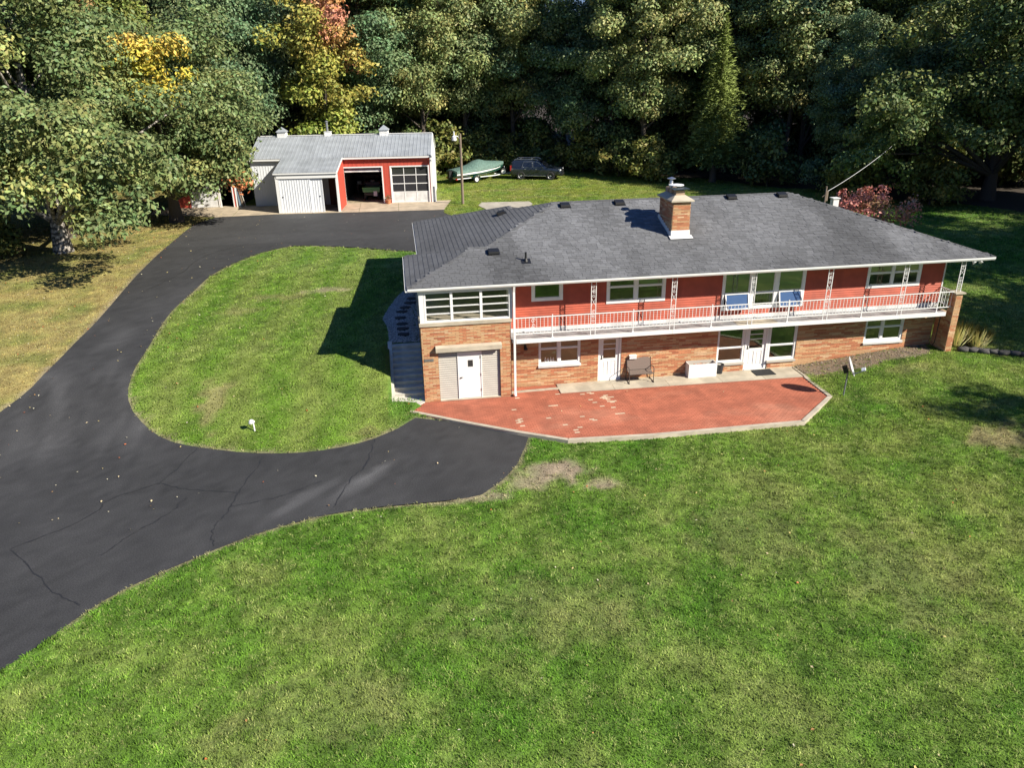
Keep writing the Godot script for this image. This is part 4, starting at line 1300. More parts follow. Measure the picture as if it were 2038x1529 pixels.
	lid.box(Vector3(11.88, 8.0, -3.2), Vector3(0.72, 0.02, 0.6), Basis(Vector3.BACK, 0.03))
	part("flue_lid", lid, mat("dark_lid", Color(0.06, 0.08, 0.09), 0.4, {"metal": 0.5}), ch)
	var lid2 := Shape.new(); lid2.lathe([Vector2(0.0, 0.05), Vector2(0.34, 0.0), Vector2(0.34, -0.03), Vector2(0, -0.02)], Vector3(11.9, 8.1, -3.75), Basis.IDENTITY, 14)
	for a in 3: lid2.tube([Vector3(11.9 + 0.2 * cos(a * 2.1), 7.92, -3.75 + 0.2 * sin(a * 2.1)), Vector3(11.9 + 0.2 * cos(a * 2.1), 8.1, -3.75 + 0.2 * sin(a * 2.1))], [0.012], 5)
	part("flue_lid", lid2, mats.white_metal, ch)
	var lid3 := Shape.new(); lid3.lathe([Vector2(0.0, 0.07), Vector2(0.2, 0.0), Vector2(0.2, -0.02), Vector2(0, -0.01)], Vector3(11.8, 8.33, -4.15), Basis.IDENTITY, 14); lid3.tube([Vector3(11.8, 7.9, -4.15), Vector3(11.8, 8.2, -4.15), Vector3(11.8, 8.34, -4.15)], [0.09, 0.09, 0.02], 10)
	part("flue_lid", lid3, mats.steel, ch)
	# roof vents and the plumbing stack
	for e in [[7.27, -6.02, "front"], [9.94, -6.06, "front"], [3.34, -2.2, "front"], [15.63, -6.15, "front"], [18.25, -6.15, "front"], [4.5, -8.0, "left"]]:
		var turn := Basis.IDENTITY if e[2] == "front" else Basis(Vector3.UP, -PI / 2)
		var b := turn * Basis(Vector3.RIGHT, pitch)
		var p := Vector3(e[0], roof_y(e[0], e[1], e[2]) + 0.02, e[1])
		var s := Shape.new()
		s.box(p + b * Vector3(0, 0.01, 0), Vector3(0.56, 0.02, 0.5), b)
		s.prism(PackedVector2Array([Vector2(-0.16, 0.0), Vector2(0.2, 0.03), Vector2(0.22, 0.06), Vector2(0.18, 0.15), Vector2(-0.16, 0.13)]), -0.22, 0.22, Transform3D(b * Basis(Vector3.BACK, Vector3.UP, Vector3.LEFT), p))
		part("roof_vent", s, mats.black, house)
	var st := Shape.new()
	st.tube([Vector3(4.62, 5.45, -1.39), Vector3(4.62, 5.92, -1.39)], [0.045], 10)
	st.box(Vector3(4.62, roof_y(0, -1.39, "front") + 0.03, -1.36), Vector3(0.4, 0.015, 0.4), Basis(Vector3.RIGHT, pitch)); st.lathe([Vector2(0.05, 0.14), Vector2(0.11, 0.0)], Vector3(4.62, roof_y(0, -1.39, "front") + 0.02, -1.39))
	part("vent_stack", st, mats.black, house)


# ---------- the barn, the red shed ----------
func make_barn() -> void:
	var barn := thing("barn", "red barn with pale metal roof, white lean-to and two garage bays", "barn", Vector3(2.33, 2.55, -36.02), deg_to_rad(-5.2))
	var side := Basis(Vector3.BACK, Vector3.UP, Vector3.LEFT)
	var bays := [[-7.26, -4.14, -0.1, 2.97], [-3.36, -0.28, -0.1, 2.97]]
	var front := Node3D.new(); put(front, "red_front", barn)
	var x := -7.48
	while x < -0.1:
		for r in cut(x, minf(x + 0.325, -0.1), -0.1, 3.82, bays):
			var b := Shape.new()
			b.span(Vector3(r[0] + 0.006, r[2], -0.05), Vector3(r[1] - 0.006, r[3], 0.0))
			part("siding_board", b, mats.barn_red, front)
		x += 0.325
	var bk := Shape.new()
	for r in cut(-7.5, 0.0, -0.1, 3.8, bays): bk.span(Vector3(r[0], r[2], -0.12), Vector3(r[1], r[3], -0.052))
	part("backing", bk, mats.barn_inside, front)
	var tr := Shape.new()
	for e in bays:
		tr.span(Vector3(e[0] - 0.1, -0.05, -0.1), Vector3(e[0], 3.07, 0.03)); tr.span(Vector3(e[1], -0.05, -0.1), Vector3(e[1] + 0.1, 3.07, 0.03)); tr.span(Vector3(e[0], 2.97, -0.1), Vector3(e[1], 3.07, 0.028))
	tr.span(Vector3(-0.1, -0.05, -0.1), Vector3(0.04, 3.8, 0.04)); tr.span(Vector3(0.0, 0.0, -0.2), Vector3(0.3, 1.3, -0.1))
	part("white_trim", tr, mats.white_clean, barn)
	var shell := Shape.new()
	shell.span(Vector3(-14.85, -0.2, -8.6), Vector3(0.0, 3.7, -8.45)); shell.prism(PackedVector2Array([Vector2(-8.6, -0.2), Vector2(-0.1, -0.2), Vector2(-0.1, 3.72), Vector2(-4.2, 5.2), Vector2(-8.6, 3.7)]), -0.03, 0.05, Transform3D(side, Vector3.ZERO))
	shell.prism(PackedVector2Array([Vector2(-8.6, -0.2), Vector2(-0.1, -0.2), Vector2(-0.1, 3.72), Vector2(-4.2, 5.2), Vector2(-8.6, 3.7)]), 14.75, 14.85, Transform3D(side, Vector3.ZERO))
	part("wall", shell, mats.white_metal, barn)
	var white := Node3D.new(); put(white, "white_front", barn)
	x = -14.83
	while x < -7.55:
		var w := Shape.new()
		w.span(Vector3(x, -0.1, -0.1), Vector3(minf(x + 0.9, -7.55), 3.78, -0.02))
		for k in 4:
			if x + 0.1 + k * 0.22 < -7.6: w.span(Vector3(x + 0.1 + k * 0.22, -0.1, -0.02), Vector3(x + 0.13 + k * 0.22, 3.76, 0.0))
		part("metal_panel", w, mats.white_metal, white)
		x += 0.902
	var floor_s := Shape.new(); floor_s.span(Vector3(-14.7, -0.2, -8.4), Vector3(-0.1, -0.012, -0.0)); part("floor", floor_s, mats.apron, barn)
	var inside := Shape.new()
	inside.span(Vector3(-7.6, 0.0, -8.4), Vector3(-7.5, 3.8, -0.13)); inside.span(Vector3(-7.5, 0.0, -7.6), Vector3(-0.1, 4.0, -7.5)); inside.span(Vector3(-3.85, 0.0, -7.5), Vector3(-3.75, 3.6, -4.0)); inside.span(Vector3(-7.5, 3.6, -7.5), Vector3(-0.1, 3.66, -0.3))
	part("inner_wall", inside, mats.barn_inside, barn)
	# roof, panel by panel with ribs
	var roof := Node3D.new(); put(roof, "roof", barn)
	for i in 16:
		var a := -14.95 + i * 0.9375
		var b := a + 0.9345
		for s in [1.0, -1.0]:
			var p := Shape.new()
			var e0 := Vector3(0, 3.86, 0.32) if s > 0 else Vector3(0, 3.72, -8.8)
			var top := Vector3(0, 5.3, -4.2)
			var up := (top - e0).normalized()
			var no := Vector3(0, up.z * -s, up.y * s).normalized() if s > 0 else Vector3(0, up.z, -up.y)
			if no.y < 0: no = -no
			var mid := (e0 + top) / 2
			var bs := Basis(Vector3.RIGHT, no, Vector3.RIGHT.cross(no))
			p.box(mid + Vector3((a + b) / 2, 0, 0), Vector3(b - a, 0.02, e0.distance_to(top)), bs)
			for k in 3: p.box(mid + Vector3(a + 0.04 + k * 0.3125, 0, 0) + no * 0.02, Vector3(0.045, 0.028, e0.distance_to(top)), bs)
			part("roof_panel", p, mats.metal_roof, roof)
	for i in 5:
		var a := -12.18 + i * 0.985
		var b := a + 0.982
		var e0 := Vector3(0, 3.14, 3.78)
		var top := Vector3(0, 3.9, 0.22)
		var up := (top - e0).normalized()
		var no := Vector3(0, -up.z, up.y)
		var bs := Basis(Vector3.RIGHT, no, Vector3.RIGHT.cross(no))
		var p := Shape.new()
		p.box((e0 + top) / 2 + Vector3((a + b) / 2, 0, 0), Vector3(b - a, 0.02, e0.distance_to(top)), bs)
		for k in 3: p.box((e0 + top) / 2 + Vector3(a + 0.04 + k * 0.328, 0, 0) + no * 0.02, Vector3(0.045, 0.028, e0.distance_to(top)), bs)
		part("roof_panel", p, mats.metal_roof, roof)
	var fc := Shape.new()
	fc.span(Vector3(-7.2, 3.7, 0.24), Vector3(0.06, 3.86, 0.3)); fc.span(Vector3(-14.95, 3.7, 0.24), Vector3(-12.2, 3.86, 0.3)); fc.box(Vector3(-7.46, 5.32, -4.2), Vector3(15.0, 0.03, 0.4)); fc.span(Vector3(-12.2, 3.02, 3.72), Vector3(-7.22, 3.12, 3.8))
	fc.prism(PackedVector2Array([Vector2(0.3, 3.7), Vector2(0.3, 3.85), Vector2(-4.2, 5.29), Vector2(-8.8, 3.72), Vector2(-8.8, 3.6), Vector2(-4.2, 5.14)]), -0.1, -0.04, Transform3D(side, Vector3.ZERO))
	fc.prism(PackedVector2Array([Vector2(0.24, 3.78), Vector2(0.24, 3.88), Vector2(3.76, 3.13), Vector2(3.76, 3.03)]), 7.2, 7.26, Transform3D(side, Vector3.ZERO)); fc.prism(PackedVector2Array([Vector2(0.24, 3.78), Vector2(0.24, 3.88), Vector2(3.76, 3.13), Vector2(3.76, 3.03)]), 12.16, 12.22, Transform3D(side, Vector3.ZERO))
	fc.span(Vector3(-14.9, 3.55, 0.0), Vector3(-12.2, 3.7, 0.02))
	part("fascia", fc, mats.white_clean, barn)
	# lean-to: posts, header, side walls, two sliding doors
	var lean := Shape.new()
	lean.span(Vector3(-12.1, -0.1, 3.5), Vector3(-11.9, 3.0, 3.66)); lean.span(Vector3(-7.4, -0.1, 3.5), Vector3(-7.22, 3.0, 3.66)); lean.span(Vector3(-11.98, 2.7, 3.52), Vector3(-7.3, 3.0, 3.7))
	part("door_frame", lean, mats.white_clean, barn)
	var lw := Shape.new()
	lw.prism(PackedVector2Array([Vector2(0.0, -0.1), Vector2(3.52, -0.1), Vector2(3.52, 3.1), Vector2(0.0, 3.82)]), 11.98, 12.06, Transform3D(side, Vector3.ZERO)); part("lean_to_wall", lw, mats.white_metal, barn)
	var rw := Shape.new()
	for k in 11:
		var z0 := k * 0.32
		rw.prism(PackedVector2Array([Vector2(z0 + 0.006, -0.1), Vector2(minf(z0 + 0.314, 3.5), -0.1), Vector2(minf(z0 + 0.314, 3.5), 3.82 - minf(z0 + 0.314, 3.5) * 0.205), Vector2(z0 + 0.006, 3.82 - z0 * 0.205)]), 7.26, 7.34, Transform3D(side, Vector3.ZERO))
	part("lean_to_wall", rw, mats.barn_red, barn)
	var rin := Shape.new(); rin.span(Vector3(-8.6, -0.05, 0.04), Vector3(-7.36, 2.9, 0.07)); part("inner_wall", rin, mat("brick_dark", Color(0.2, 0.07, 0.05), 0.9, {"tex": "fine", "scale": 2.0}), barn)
	for e in [[-11.88, -9.45, 3.6], [-9.46, -8.48, 3.55]]:
		var d := Shape.new()
		d.span(Vector3(e[0], 0.02, e[2] - 0.05), Vector3(e[1], 2.68, e[2]))
		var q: float = e[0] + 0.06
		while q < e[1] - 0.04:
			d.span(Vector3(q, 0.03, e[2]), Vector3(q + 0.03, 2.67, e[2] + 0.022)); q += 0.2
		d.span(Vector3(e[0], 0.02, e[2]), Vector3(e[0] + 0.05, 2.68, e[2] + 0.03)); d.span(Vector3(e[1] - 0.05, 0.02, e[2]), Vector3(e[1], 2.68, e[2] + 0.03))
		var door := part("sliding_door", d, mats.white_metal, barn)
		var hd := Shape.new(); hd.span(Vector3(e[1] - 0.3 if e[0] > -10 else e[0] + 0.2, 1.25, e[2] + 0.02), Vector3(e[1] - 0.22 if e[0] > -10 else e[0] + 0.28, 1.33, e[2] + 0.05)); part("handle", hd, mats.dark, door)
	# right bay: sectional door, three rows of dark lights over a white panel
	var door := Node3D.new(); put(door, "glazed_garage_door", barn)
	door.set_meta("label", "closed garage door with three rows of dark panes over a white panel")
	var rows := [0.1, 0.92, 1.6, 2.3, 2.97]
	for r in 4:
		for k in 3:
			var a := -3.34 + k * 1.013
			var p := Shape.new()
			p.span(Vector3(a + 0.03, rows[r] + 0.03, -0.11), Vector3(a + 0.985, rows[r + 1] - 0.03, -0.08 if r == 0 else -0.1))
			part("panel" if r == 0 else "pane", p, mats.white if r == 0 else mat("dark_pane", Color(0.03, 0.03, 0.033), 0.06, {"spec": 0.6}), door)
	var gr := Shape.new()
	for r in rows: gr.span(Vector3(-3.36, r - 0.03, -0.12), Vector3(-0.28, r + 0.03, -0.06))
	for k in 4: gr.span(Vector3(-3.36 + k * 1.013, 0.1, -0.12), Vector3(-3.31 + k * 1.013, 2.97, -0.058))
	gr.span(Vector3(-3.36, 0.0, -0.12), Vector3(-0.28, 0.07, -0.07))
	part("door_frame", gr, mats.white_clean, door)
	var rolled := Shape.new()
	rolled.box(Vector3(-5.7, 2.78, -0.3), Vector3(3.1, 0.04, 0.42), Basis(Vector3.RIGHT, 0.7)); rolled.span(Vector3(-7.2, 2.62, -0.2), Vector3(-4.2, 2.68, -0.12))
	part("rolled_up_door", rolled, mats.white, barn)
	# ridge ventilators and the stove pipe
	for e in [[-12.88, "left"], [-4.12, "right"]]:
		var c := Shape.new()
		c.span(Vector3(e[0] - 0.37, 4.9, -4.55), Vector3(e[0] + 0.37, 5.66, -3.85))
		for k in 4: c.span(Vector3(e[0] - 0.3, 5.36 + k * 0.07, -3.85), Vector3(e[0] + 0.3, 5.385 + k * 0.07, -3.835))
		var cu := part("cupola", c, mats.white_clean, barn)
		var cr := Shape.new()
		var q := [Vector3(-0.46, 0, 0.46), Vector3(0.46, 0, 0.46), Vector3(0.46, 0, -0.46), Vector3(-0.46, 0, -0.46)]
		for k in 4:
			cr.tri(q[k] + Vector3(e[0], 5.66, -4.2), q[(k + 1) % 4] + Vector3(e[0], 5.66, -4.2), Vector3(e[0], 6.06, -4.2))
		cr.quad(q[3] + Vector3(e[0], 5.66, -4.2), q[2] + Vector3(e[0], 5.66, -4.2), q[1] + Vector3(e[0], 5.66, -4.2), q[0] + Vector3(e[0], 5.66, -4.2))
		part("cupola_roof", cr, mats.metal_roof, cu)
	var cb := Shape.new(); cb.span(Vector3(-9.24, 5.0, -4.5), Vector3(-8.7, 5.56, -3.95)); cb.span(Vector3(-9.27, 5.56, -4.53), Vector3(-8.67, 5.6, -3.92)); part("pipe_base", cb, mats.white_clean, barn)
	var pp := Shape.new(); pp.tube([Vector3(-9.0, 5.5, -4.2), Vector3(-9.0, 6.35, -4.2)], [0.1], 10); pp.lathe([Vector2(0.0, 0.13), Vector2(0.15, 0.05), Vector2(0.15, 0.0), Vector2(0, 0.0)], Vector3(-9.0, 6.38, -4.2), Basis.IDENTITY, 10); part("stove_pipe", pp, mats.grey_metal, barn)
	# the small red shed beyond the barn's left end, half hidden by the maple
	var shed := thing("red_shed", "small red shed with an open white-framed doorway half hidden by maple leaves", "shed", Vector3(2.33, 2.55, -36.02), deg_to_rad(-5.2))
	var sh := Node3D.new(); put(sh, "red_front", shed)
	x = -21.6
	while x < -16.4:
		for r in cut(x, minf(x + 0.3, -16.4), -0.1, 2.75, [[-17.66, -16.66, -0.2, 2.22], [-20.05, -17.85, -0.2, 2.25]]):
			var b := Shape.new(); b.span(Vector3(r[0] + 0.005, r[2], -0.06), Vector3(r[1] - 0.005, r[3], 0.0)); part("siding_board", b, mats.barn_red, sh)
		x += 0.3
	var st := Shape.new()
	for e in [-17.74, -16.66]: st.span(Vector3(e, 0, -0.08), Vector3(e + 0.09, 2.3, 0.03))
	st.span(Vector3(-17.66, 2.22, -0.08), Vector3(-16.66, 2.3, 0.028)); st.span(Vector3(-16.42, 0, -0.1), Vector3(-16.32, 2.75, 0.04)); st.span(Vector3(-20.13, 0, -0.08), Vector3(-20.05, 2.33, 0.03)); st.span(Vector3(-17.85, 0.0, -0.08), Vector3(-17.78, 2.33, 0.025))
	part("white_trim", st, mats.white_clean, shed)
	var gd := Shape.new(); gd.span(Vector3(-20.05, 0.0, -0.12), Vector3(-17.85, 2.25, -0.06))
	for k in 4: gd.span(Vector3(-20.03, 0.06 + k * 0.56, -0.06), Vector3(-17.87, 0.56 + k * 0.56, -0.045))
	part("white_door", gd, mats.white, shed)
	var sw := Shape.new()
	sw.span(Vector3(-21.6, -0.1, -5.1), Vector3(-21.5, 2.75, -0.06)); sw.span(Vector3(-16.42, -0.1, -5.1), Vector3(-16.34, 2.75, -0.1)); sw.span(Vector3(-21.6, -0.1, -5.1), Vector3(-16.4, 2.75, -5.02)); sw.span(Vector3(-21.5, -0.1, -5.0), Vector3(-16.44, -0.01, -0.0))
	part("wall", sw, mats.barn_inside, shed)
	var sr := Shape.new(); sr.box(Vector3(-19.0, 2.9, -2.5), Vector3(5.6, 0.08, 5.7), Basis(Vector3.RIGHT, 0.05)); part("roof", sr, mats.roof_deck, shed)
	# boards and a pole leaning against the shed's corner
	var lab := ["bluish board leaning on the shed corner beside the open doorway", "bare weathered plank leaning between shed and barn", "thin pale pole leaning by the red shed's corner post"]
	for k in 3:
		var b := Shape.new()
		b.box(Vector3(0, 0.95, 0), Vector3([0.22, 0.16, 0.05][k], 1.9, 0.03))
		var o := part("leaning_board", b, [mat("blue_grey", Color(0.16, 0.22, 0.28), 0.8), mats.weathered, mats.old_concrete][k])
		o.position = Vector3(2.33, 2.56, -36.02) + Basis(Vector3.UP, deg_to_rad(-5.2)) * Vector3(-16.05 + k * 0.22, 0, 0.12 + k * 0.06)
		o.rotation = Vector3(-0.12, -0.09, 0.1 + k * 0.06)
		tag(o, lab[k], "board")
	# the green utility cart in the open bay
	var cart := thing("utility_cart", "green utility cart parked inside the open barn bay", "utility cart", Vector3(2.33, 2.55, -36.02) + Basis(Vector3.UP, deg_to_rad(-5.2)) * Vector3(-5.35, 0.0, -2.2), deg_to_rad(-5.2))
	var green := mat("cart_green", Color(0.03, 0.19, 0.05), 0.35, {"coat": 0.6})
	var bed := Shape.new()
	bed.prism(PackedVector2Array([Vector2(-0.7, 0.72), Vector2(0.7, 0.72), Vector2(0.76, 1.12), Vector2(-0.76, 1.12)]), -0.6, 0.55, Transform3D.IDENTITY)
	part("cargo_bed", bed, green, cart)
	var hood := Shape.new(); hood.prism(PackedVector2Array([Vector2(-0.6, 0.6), Vector2(0.6, 0.6), Vector2(0.55, 1.0), Vector2(-0.55, 1.0)]), -2.3, -1.4, Transform3D.IDENTITY); part("hood", hood, green, cart)
	var chs := Shape.new(); chs.span(Vector3(-0.55, 0.42, -2.2), Vector3(0.55, 0.62, 0.45)); chs.span(Vector3(-0.6, 0.5, 0.45), Vector3(0.6, 0.66, 0.56)); chs.span(Vector3(-0.6, 0.62, -1.3), Vector3(0.6, 0.95, -0.75)); chs.span(Vector3(-0.6, 0.95, -0.9), Vector3(0.6, 1.4, -0.75)); part("chassis", chs, mats.black, cart)
	var cage := Shape.new()
	for q in [-0.62, 0.62]: cage.tube([Vector3(q, 0.7, -0.66), Vector3(q, 1.85, -0.7), Vector3(q, 1.85, -1.4), Vector3(q, 1.0, -1.75)], [0.03], 6)
	cage.tube([Vector3(-0.62, 1.85, -0.7), Vector3(0.62, 1.85, -0.7)], [0.03], 6); part("roll_cage", cage, mats.black, cart)
	for e in [[-0.58, 0.0], [0.58, 0.0], [-0.58, -1.8], [0.58, -1.8]]: wheel(cart, Vector3(e[0], 0.3, e[1]), 0.3, 0.24, mats.steel, Basis.IDENTITY)
	var hitch := Shape.new(); hitch.span(Vector3(0.2, 0.4, 0.5), Vector3(0.5, 0.8, 0.62)); part("tail_panel", hitch, mats.white_metal, cart)
	# a workbench with clutter along the back wall of the bay
	var wbx := Basis(Vector3.UP, deg_to_rad(-5.2))
	var bench := Shape.new(); bench.span(Vector3(-1.6, 0.8, -0.35), Vector3(1.6, 0.86, 0.35)); bench.span(Vector3(-1.5, 0, -0.3), Vector3(-1.42, 0.8, 0.3)); bench.span(Vector3(1.42, 0, -0.3), Vector3(1.5, 0.8, 0.3)); bench.span(Vector3(-1.5, 1.5, -0.35), Vector3(1.5, 1.55, -0.05))
	var wb := part("workbench", bench, mats.weathered); wb.position = Vector3(2.33, 2.55, -36.02) + wbx * Vector3(-5.6, 0, -6.2); wb.rotation.y = deg_to_rad(-5.2); tag(wb, "dim wooden workbench at the back of the open barn bay", "workbench")
	for k in 5:
		var bx := Shape.new(); bx.span(Vector3(-0.18, 0, -0.12), Vector3(0.18, 0.22 + 0.05 * (k % 3), 0.12))
		var o := part("box", bx, [mats.white, mats.weathered, mats.white_metal, mats.barn_red, mats.white][k]); o.position = Vector3(2.33, 2.55, -36.02) + wbx * Vector3(-6.9 + k * 0.6, 0.86, -6.1); o.rotation.y = deg_to_rad(-5.2)
		tag(o, "box %s on the workbench in the open barn bay" % ["of white card at the left end", "of brown card, second", "of grey metal in the middle", "with red sides", "of white card at the right end"][k], "box")

func wheel(parent: Node3D, at: Vector3, r: float, w: float, rim: Material, turn: Basis, spokes := 0) -> void:   # axle along the local x
	var b := turn * Basis(Vector3.BACK, PI / 2)
	var t := Shape.new()
	t.lathe([Vector2(r * 0.62, -w / 2), Vector2(r * 0.93, -w / 2), Vector2(r, -w * 0.32), Vector2(r, w * 0.32), Vector2(r * 0.93, w / 2), Vector2(r * 0.62, w / 2)], at, b, 20)
	var wh := part("wheel", t, mat("rubber", Color(0.02, 0.02, 0.021), 0.8), parent)
	var m := Shape.new()
	m.lathe([Vector2(0.0, -w * 0.3), Vector2(r * 0.2, -w * 0.36), Vector2(r * 0.3, -w * 0.2), Vector2(r * 0.55, -w * 0.24), Vector2(r * 0.64, -w * 0.45), Vector2(r * 0.64, w * 0.45), Vector2(r * 0.55, w * 0.24), Vector2(r * 0.3, w * 0.2), Vector2(r * 0.2, w * 0.36), Vector2(0.0, w * 0.3)], at, b, 20)
	part("rim", m, rim, wh)
	if spokes:
		var s := Shape.new()
		for k in spokes:
			var a := TAU * k / spokes
			for q in [-1.0, 1.0]: s.box(at + turn * Vector3(q * w * 0.27, cos(a) * r * 0.4, sin(a) * r * 0.4), Vector3(0.012, r * 0.14, r * 0.14), turn)
		part("rim_hole", s, mats.black, wh)


# ---------- vehicles and small things ----------
func make_suv() -> void:
	var b := land(13.4, -47.5)
	var suv := thing("suv", "dark grey sport utility vehicle with roof rails parked beside the covered boat", "car", Vector3(13.42, b, -47.75), deg_to_rad(-21.0))
	var paint := mat("suv_paint", Color(0.02, 0.027, 0.042), 0.25, {"coat": 1.0, "metal": 0.3})
	var rows := []
	for e in [[-2.6, 0.62, 0.78, 0.9, 0.6, 0.95], [-2.56, 0.45, 0.9, 1.05, 0.76, 1.35], [-2.48, 0.38, 0.98, 1.1, 0.78, 1.74], [-2.2, 0.36, 1.0, 1.12, 0.78, 1.85], [-1.2, 0.36, 1.01, 1.12, 0.8, 1.89], [-0.2, 0.36, 1.01, 1.11, 0.8, 1.88], [0.35, 0.36, 1.01, 1.1, 0.78, 1.8], [0.75, 0.36, 1.01, 1.09, 0.8, 1.5], [1.15, 0.36, 1.01, 1.08, 0.88, 1.2], [1.7, 0.38, 1.0, 1.04, 0.88, 1.16], [2.2, 0.42, 0.97, 0.98, 0.84, 1.1], [2.5, 0.48, 0.9, 0.9, 0.78, 1.02], [2.6, 0.6, 0.78, 0.8, 0.66, 0.88]]:
		var ring := PackedVector3Array()
		var half := [Vector2(0, e[1]), Vector2(e[2] * 0.9, e[1]), Vector2(e[2], e[1] + 0.15), Vector2(e[2] * 1.0, e[3] - 0.15), Vector2(e[2] * 0.985, e[3]), Vector2(lerpf(e[2] * 0.96, e[4], 0.15), e[3] + 0.04), Vector2(e[4] + 0.03, e[5] - 0.08), Vector2(e[4] * 0.9, e[5]), Vector2(0, e[5] + 0.02)]
		for q in half: ring.append(Vector3(e[0], q.y, q.x))
		for k in range(half.size() - 1, -1, -1): ring.append(Vector3(e[0], half[k].y, -half[k].x))
		rows.append(ring)
	var body := Shape.new()
	var mid := []
	for r in rows: mid.append(Vector3(r[0].x, 0.85, 0))
	body.grid(rows, Color.WHITE, mid)
	for e in [0, rows.size() - 1]:
		for k in rows[e].size() - 1: body.tri(mid[e], rows[e][k + 1] if e == 0 else rows[e][k], rows[e][k] if e == 0 else rows[e][k + 1])
	part("body", body, paint, suv)
	var tint := mat("tinted", Color(0.012, 0.015, 0.024), 0.05, {"spec": 0.8})
	for s in [1.0, -1.0]:
		for q in [[[-2.35, 1.18], [-1.5, 1.18], [-1.36, 1.68], [-2.3, 1.66]], [[-1.36, 1.17], [-0.32, 1.17], [-0.32, 1.74], [-1.2, 1.72]], [[-0.24, 1.17], [0.82, 1.17], [0.32, 1.66], [-0.24, 1.74]]]:
			var g := Shape.new()
			var p := []
			for w in q: p.append(Vector3(w[0], w[1], s * (lerpf(1.0, 0.84, (w[1] - 1.12) / 0.7) + 0.012)))
			if s > 0: g.quad(p[0], p[1], p[2], p[3])
			else: g.quad(p[1], p[0], p[3], p[2])
			part("side_window", g, tint, suv)
			if q[0][0] > -2.0:
				var ch := Shape.new()
				ch.tube([p[0], p[1], p[2], p[3], p[0]], [0.016], 5, false); part("chrome_trim", ch, mats.steel, suv)
		var bd := Shape.new(); bd.bar(Vector3(-1.2, 0.4, s * 1.04), Vector3(1.1, 0.4, s * 1.04), 0.14, 0.04); part("running_board", bd, mats.steel, suv)
		var rl := Shape.new(); rl.tube([Vector3(-2.2, 1.86, s * 0.7), Vector3(-2.0, 1.95, s * 0.7), Vector3(0.0, 1.96, s * 0.7), Vector3(0.25, 1.86, s * 0.7)], [0.025], 6); part("roof_rail", rl, mats.steel, suv)
		var hl := Shape.new(); hl.box(Vector3(2.4, 0.93, s * 0.78), Vector3(0.24, 0.16, 0.22), Basis(Vector3.UP, -0.35 * s)); part("headlight", hl, mat("lamp_white", Color(0.8, 0.82, 0.85), 0.2), suv)
		var tl := Shape.new(); tl.box(Vector3(-2.5, 1.1, s * 0.9), Vector3(0.14, 0.5, 0.16)); part("tail_light", tl, mat("lamp_red", Color(0.4, 0.02, 0.02), 0.3), suv)
		for x in [-1.45, 1.53]:
			var arch := Shape.new(); arch.lathe([Vector2(0.0, -0.02), Vector2(0.47, -0.02), Vector2(0.47, 0.02), Vector2(0, 0.02)], Vector3(x, 0.42, s * 0.985), Basis(Vector3.RIGHT, PI / 2), 20); part("wheel_arch", arch, mats.black, suv)
			wheel(suv, Vector3(x, 0.4, s * 0.94), 0.4, 0.26, mats.steel, Basis(Vector3.UP, PI / 2), 6)
		var mr := Shape.new(); mr.box(Vector3(0.72, 1.2, s * 1.1), Vector3(0.14, 0.18, 0.2)); part("mirror", mr, paint, suv)
		for x in [-1.1, 0.0]:
			var dh := Shape.new(); dh.span(Vector3(x, 1.0, s * 1.012), Vector3(x + 0.18, 1.04, s * 1.035)); part("door_handle", dh, mats.steel, suv)
	for x in [-1.6, -0.5]:
		var cb := Shape.new(); cb.bar(Vector3(x, 1.98, -0.72), Vector3(x, 1.98, 0.72), 0.05, 0.03); part("cross_bar", cb, mats.steel, suv)
	var wsd := Shape.new(); wsd.quad(Vector3(1.12, 1.25, 0.78), Vector3(1.12, 1.25, -0.78), Vector3(0.42, 1.79, -0.7), Vector3(0.42, 1.79, 0.7)); part("windscreen", wsd, tint, suv)
	var gr := Shape.new(); gr.span(Vector3(2.5, 0.7, -0.5), Vector3(2.62, 0.95, 0.5)); gr.span(Vector3(2.45, 0.4, -0.8), Vector3(2.63, 0.6, 0.8)); part("grille", gr, mats.black, suv)

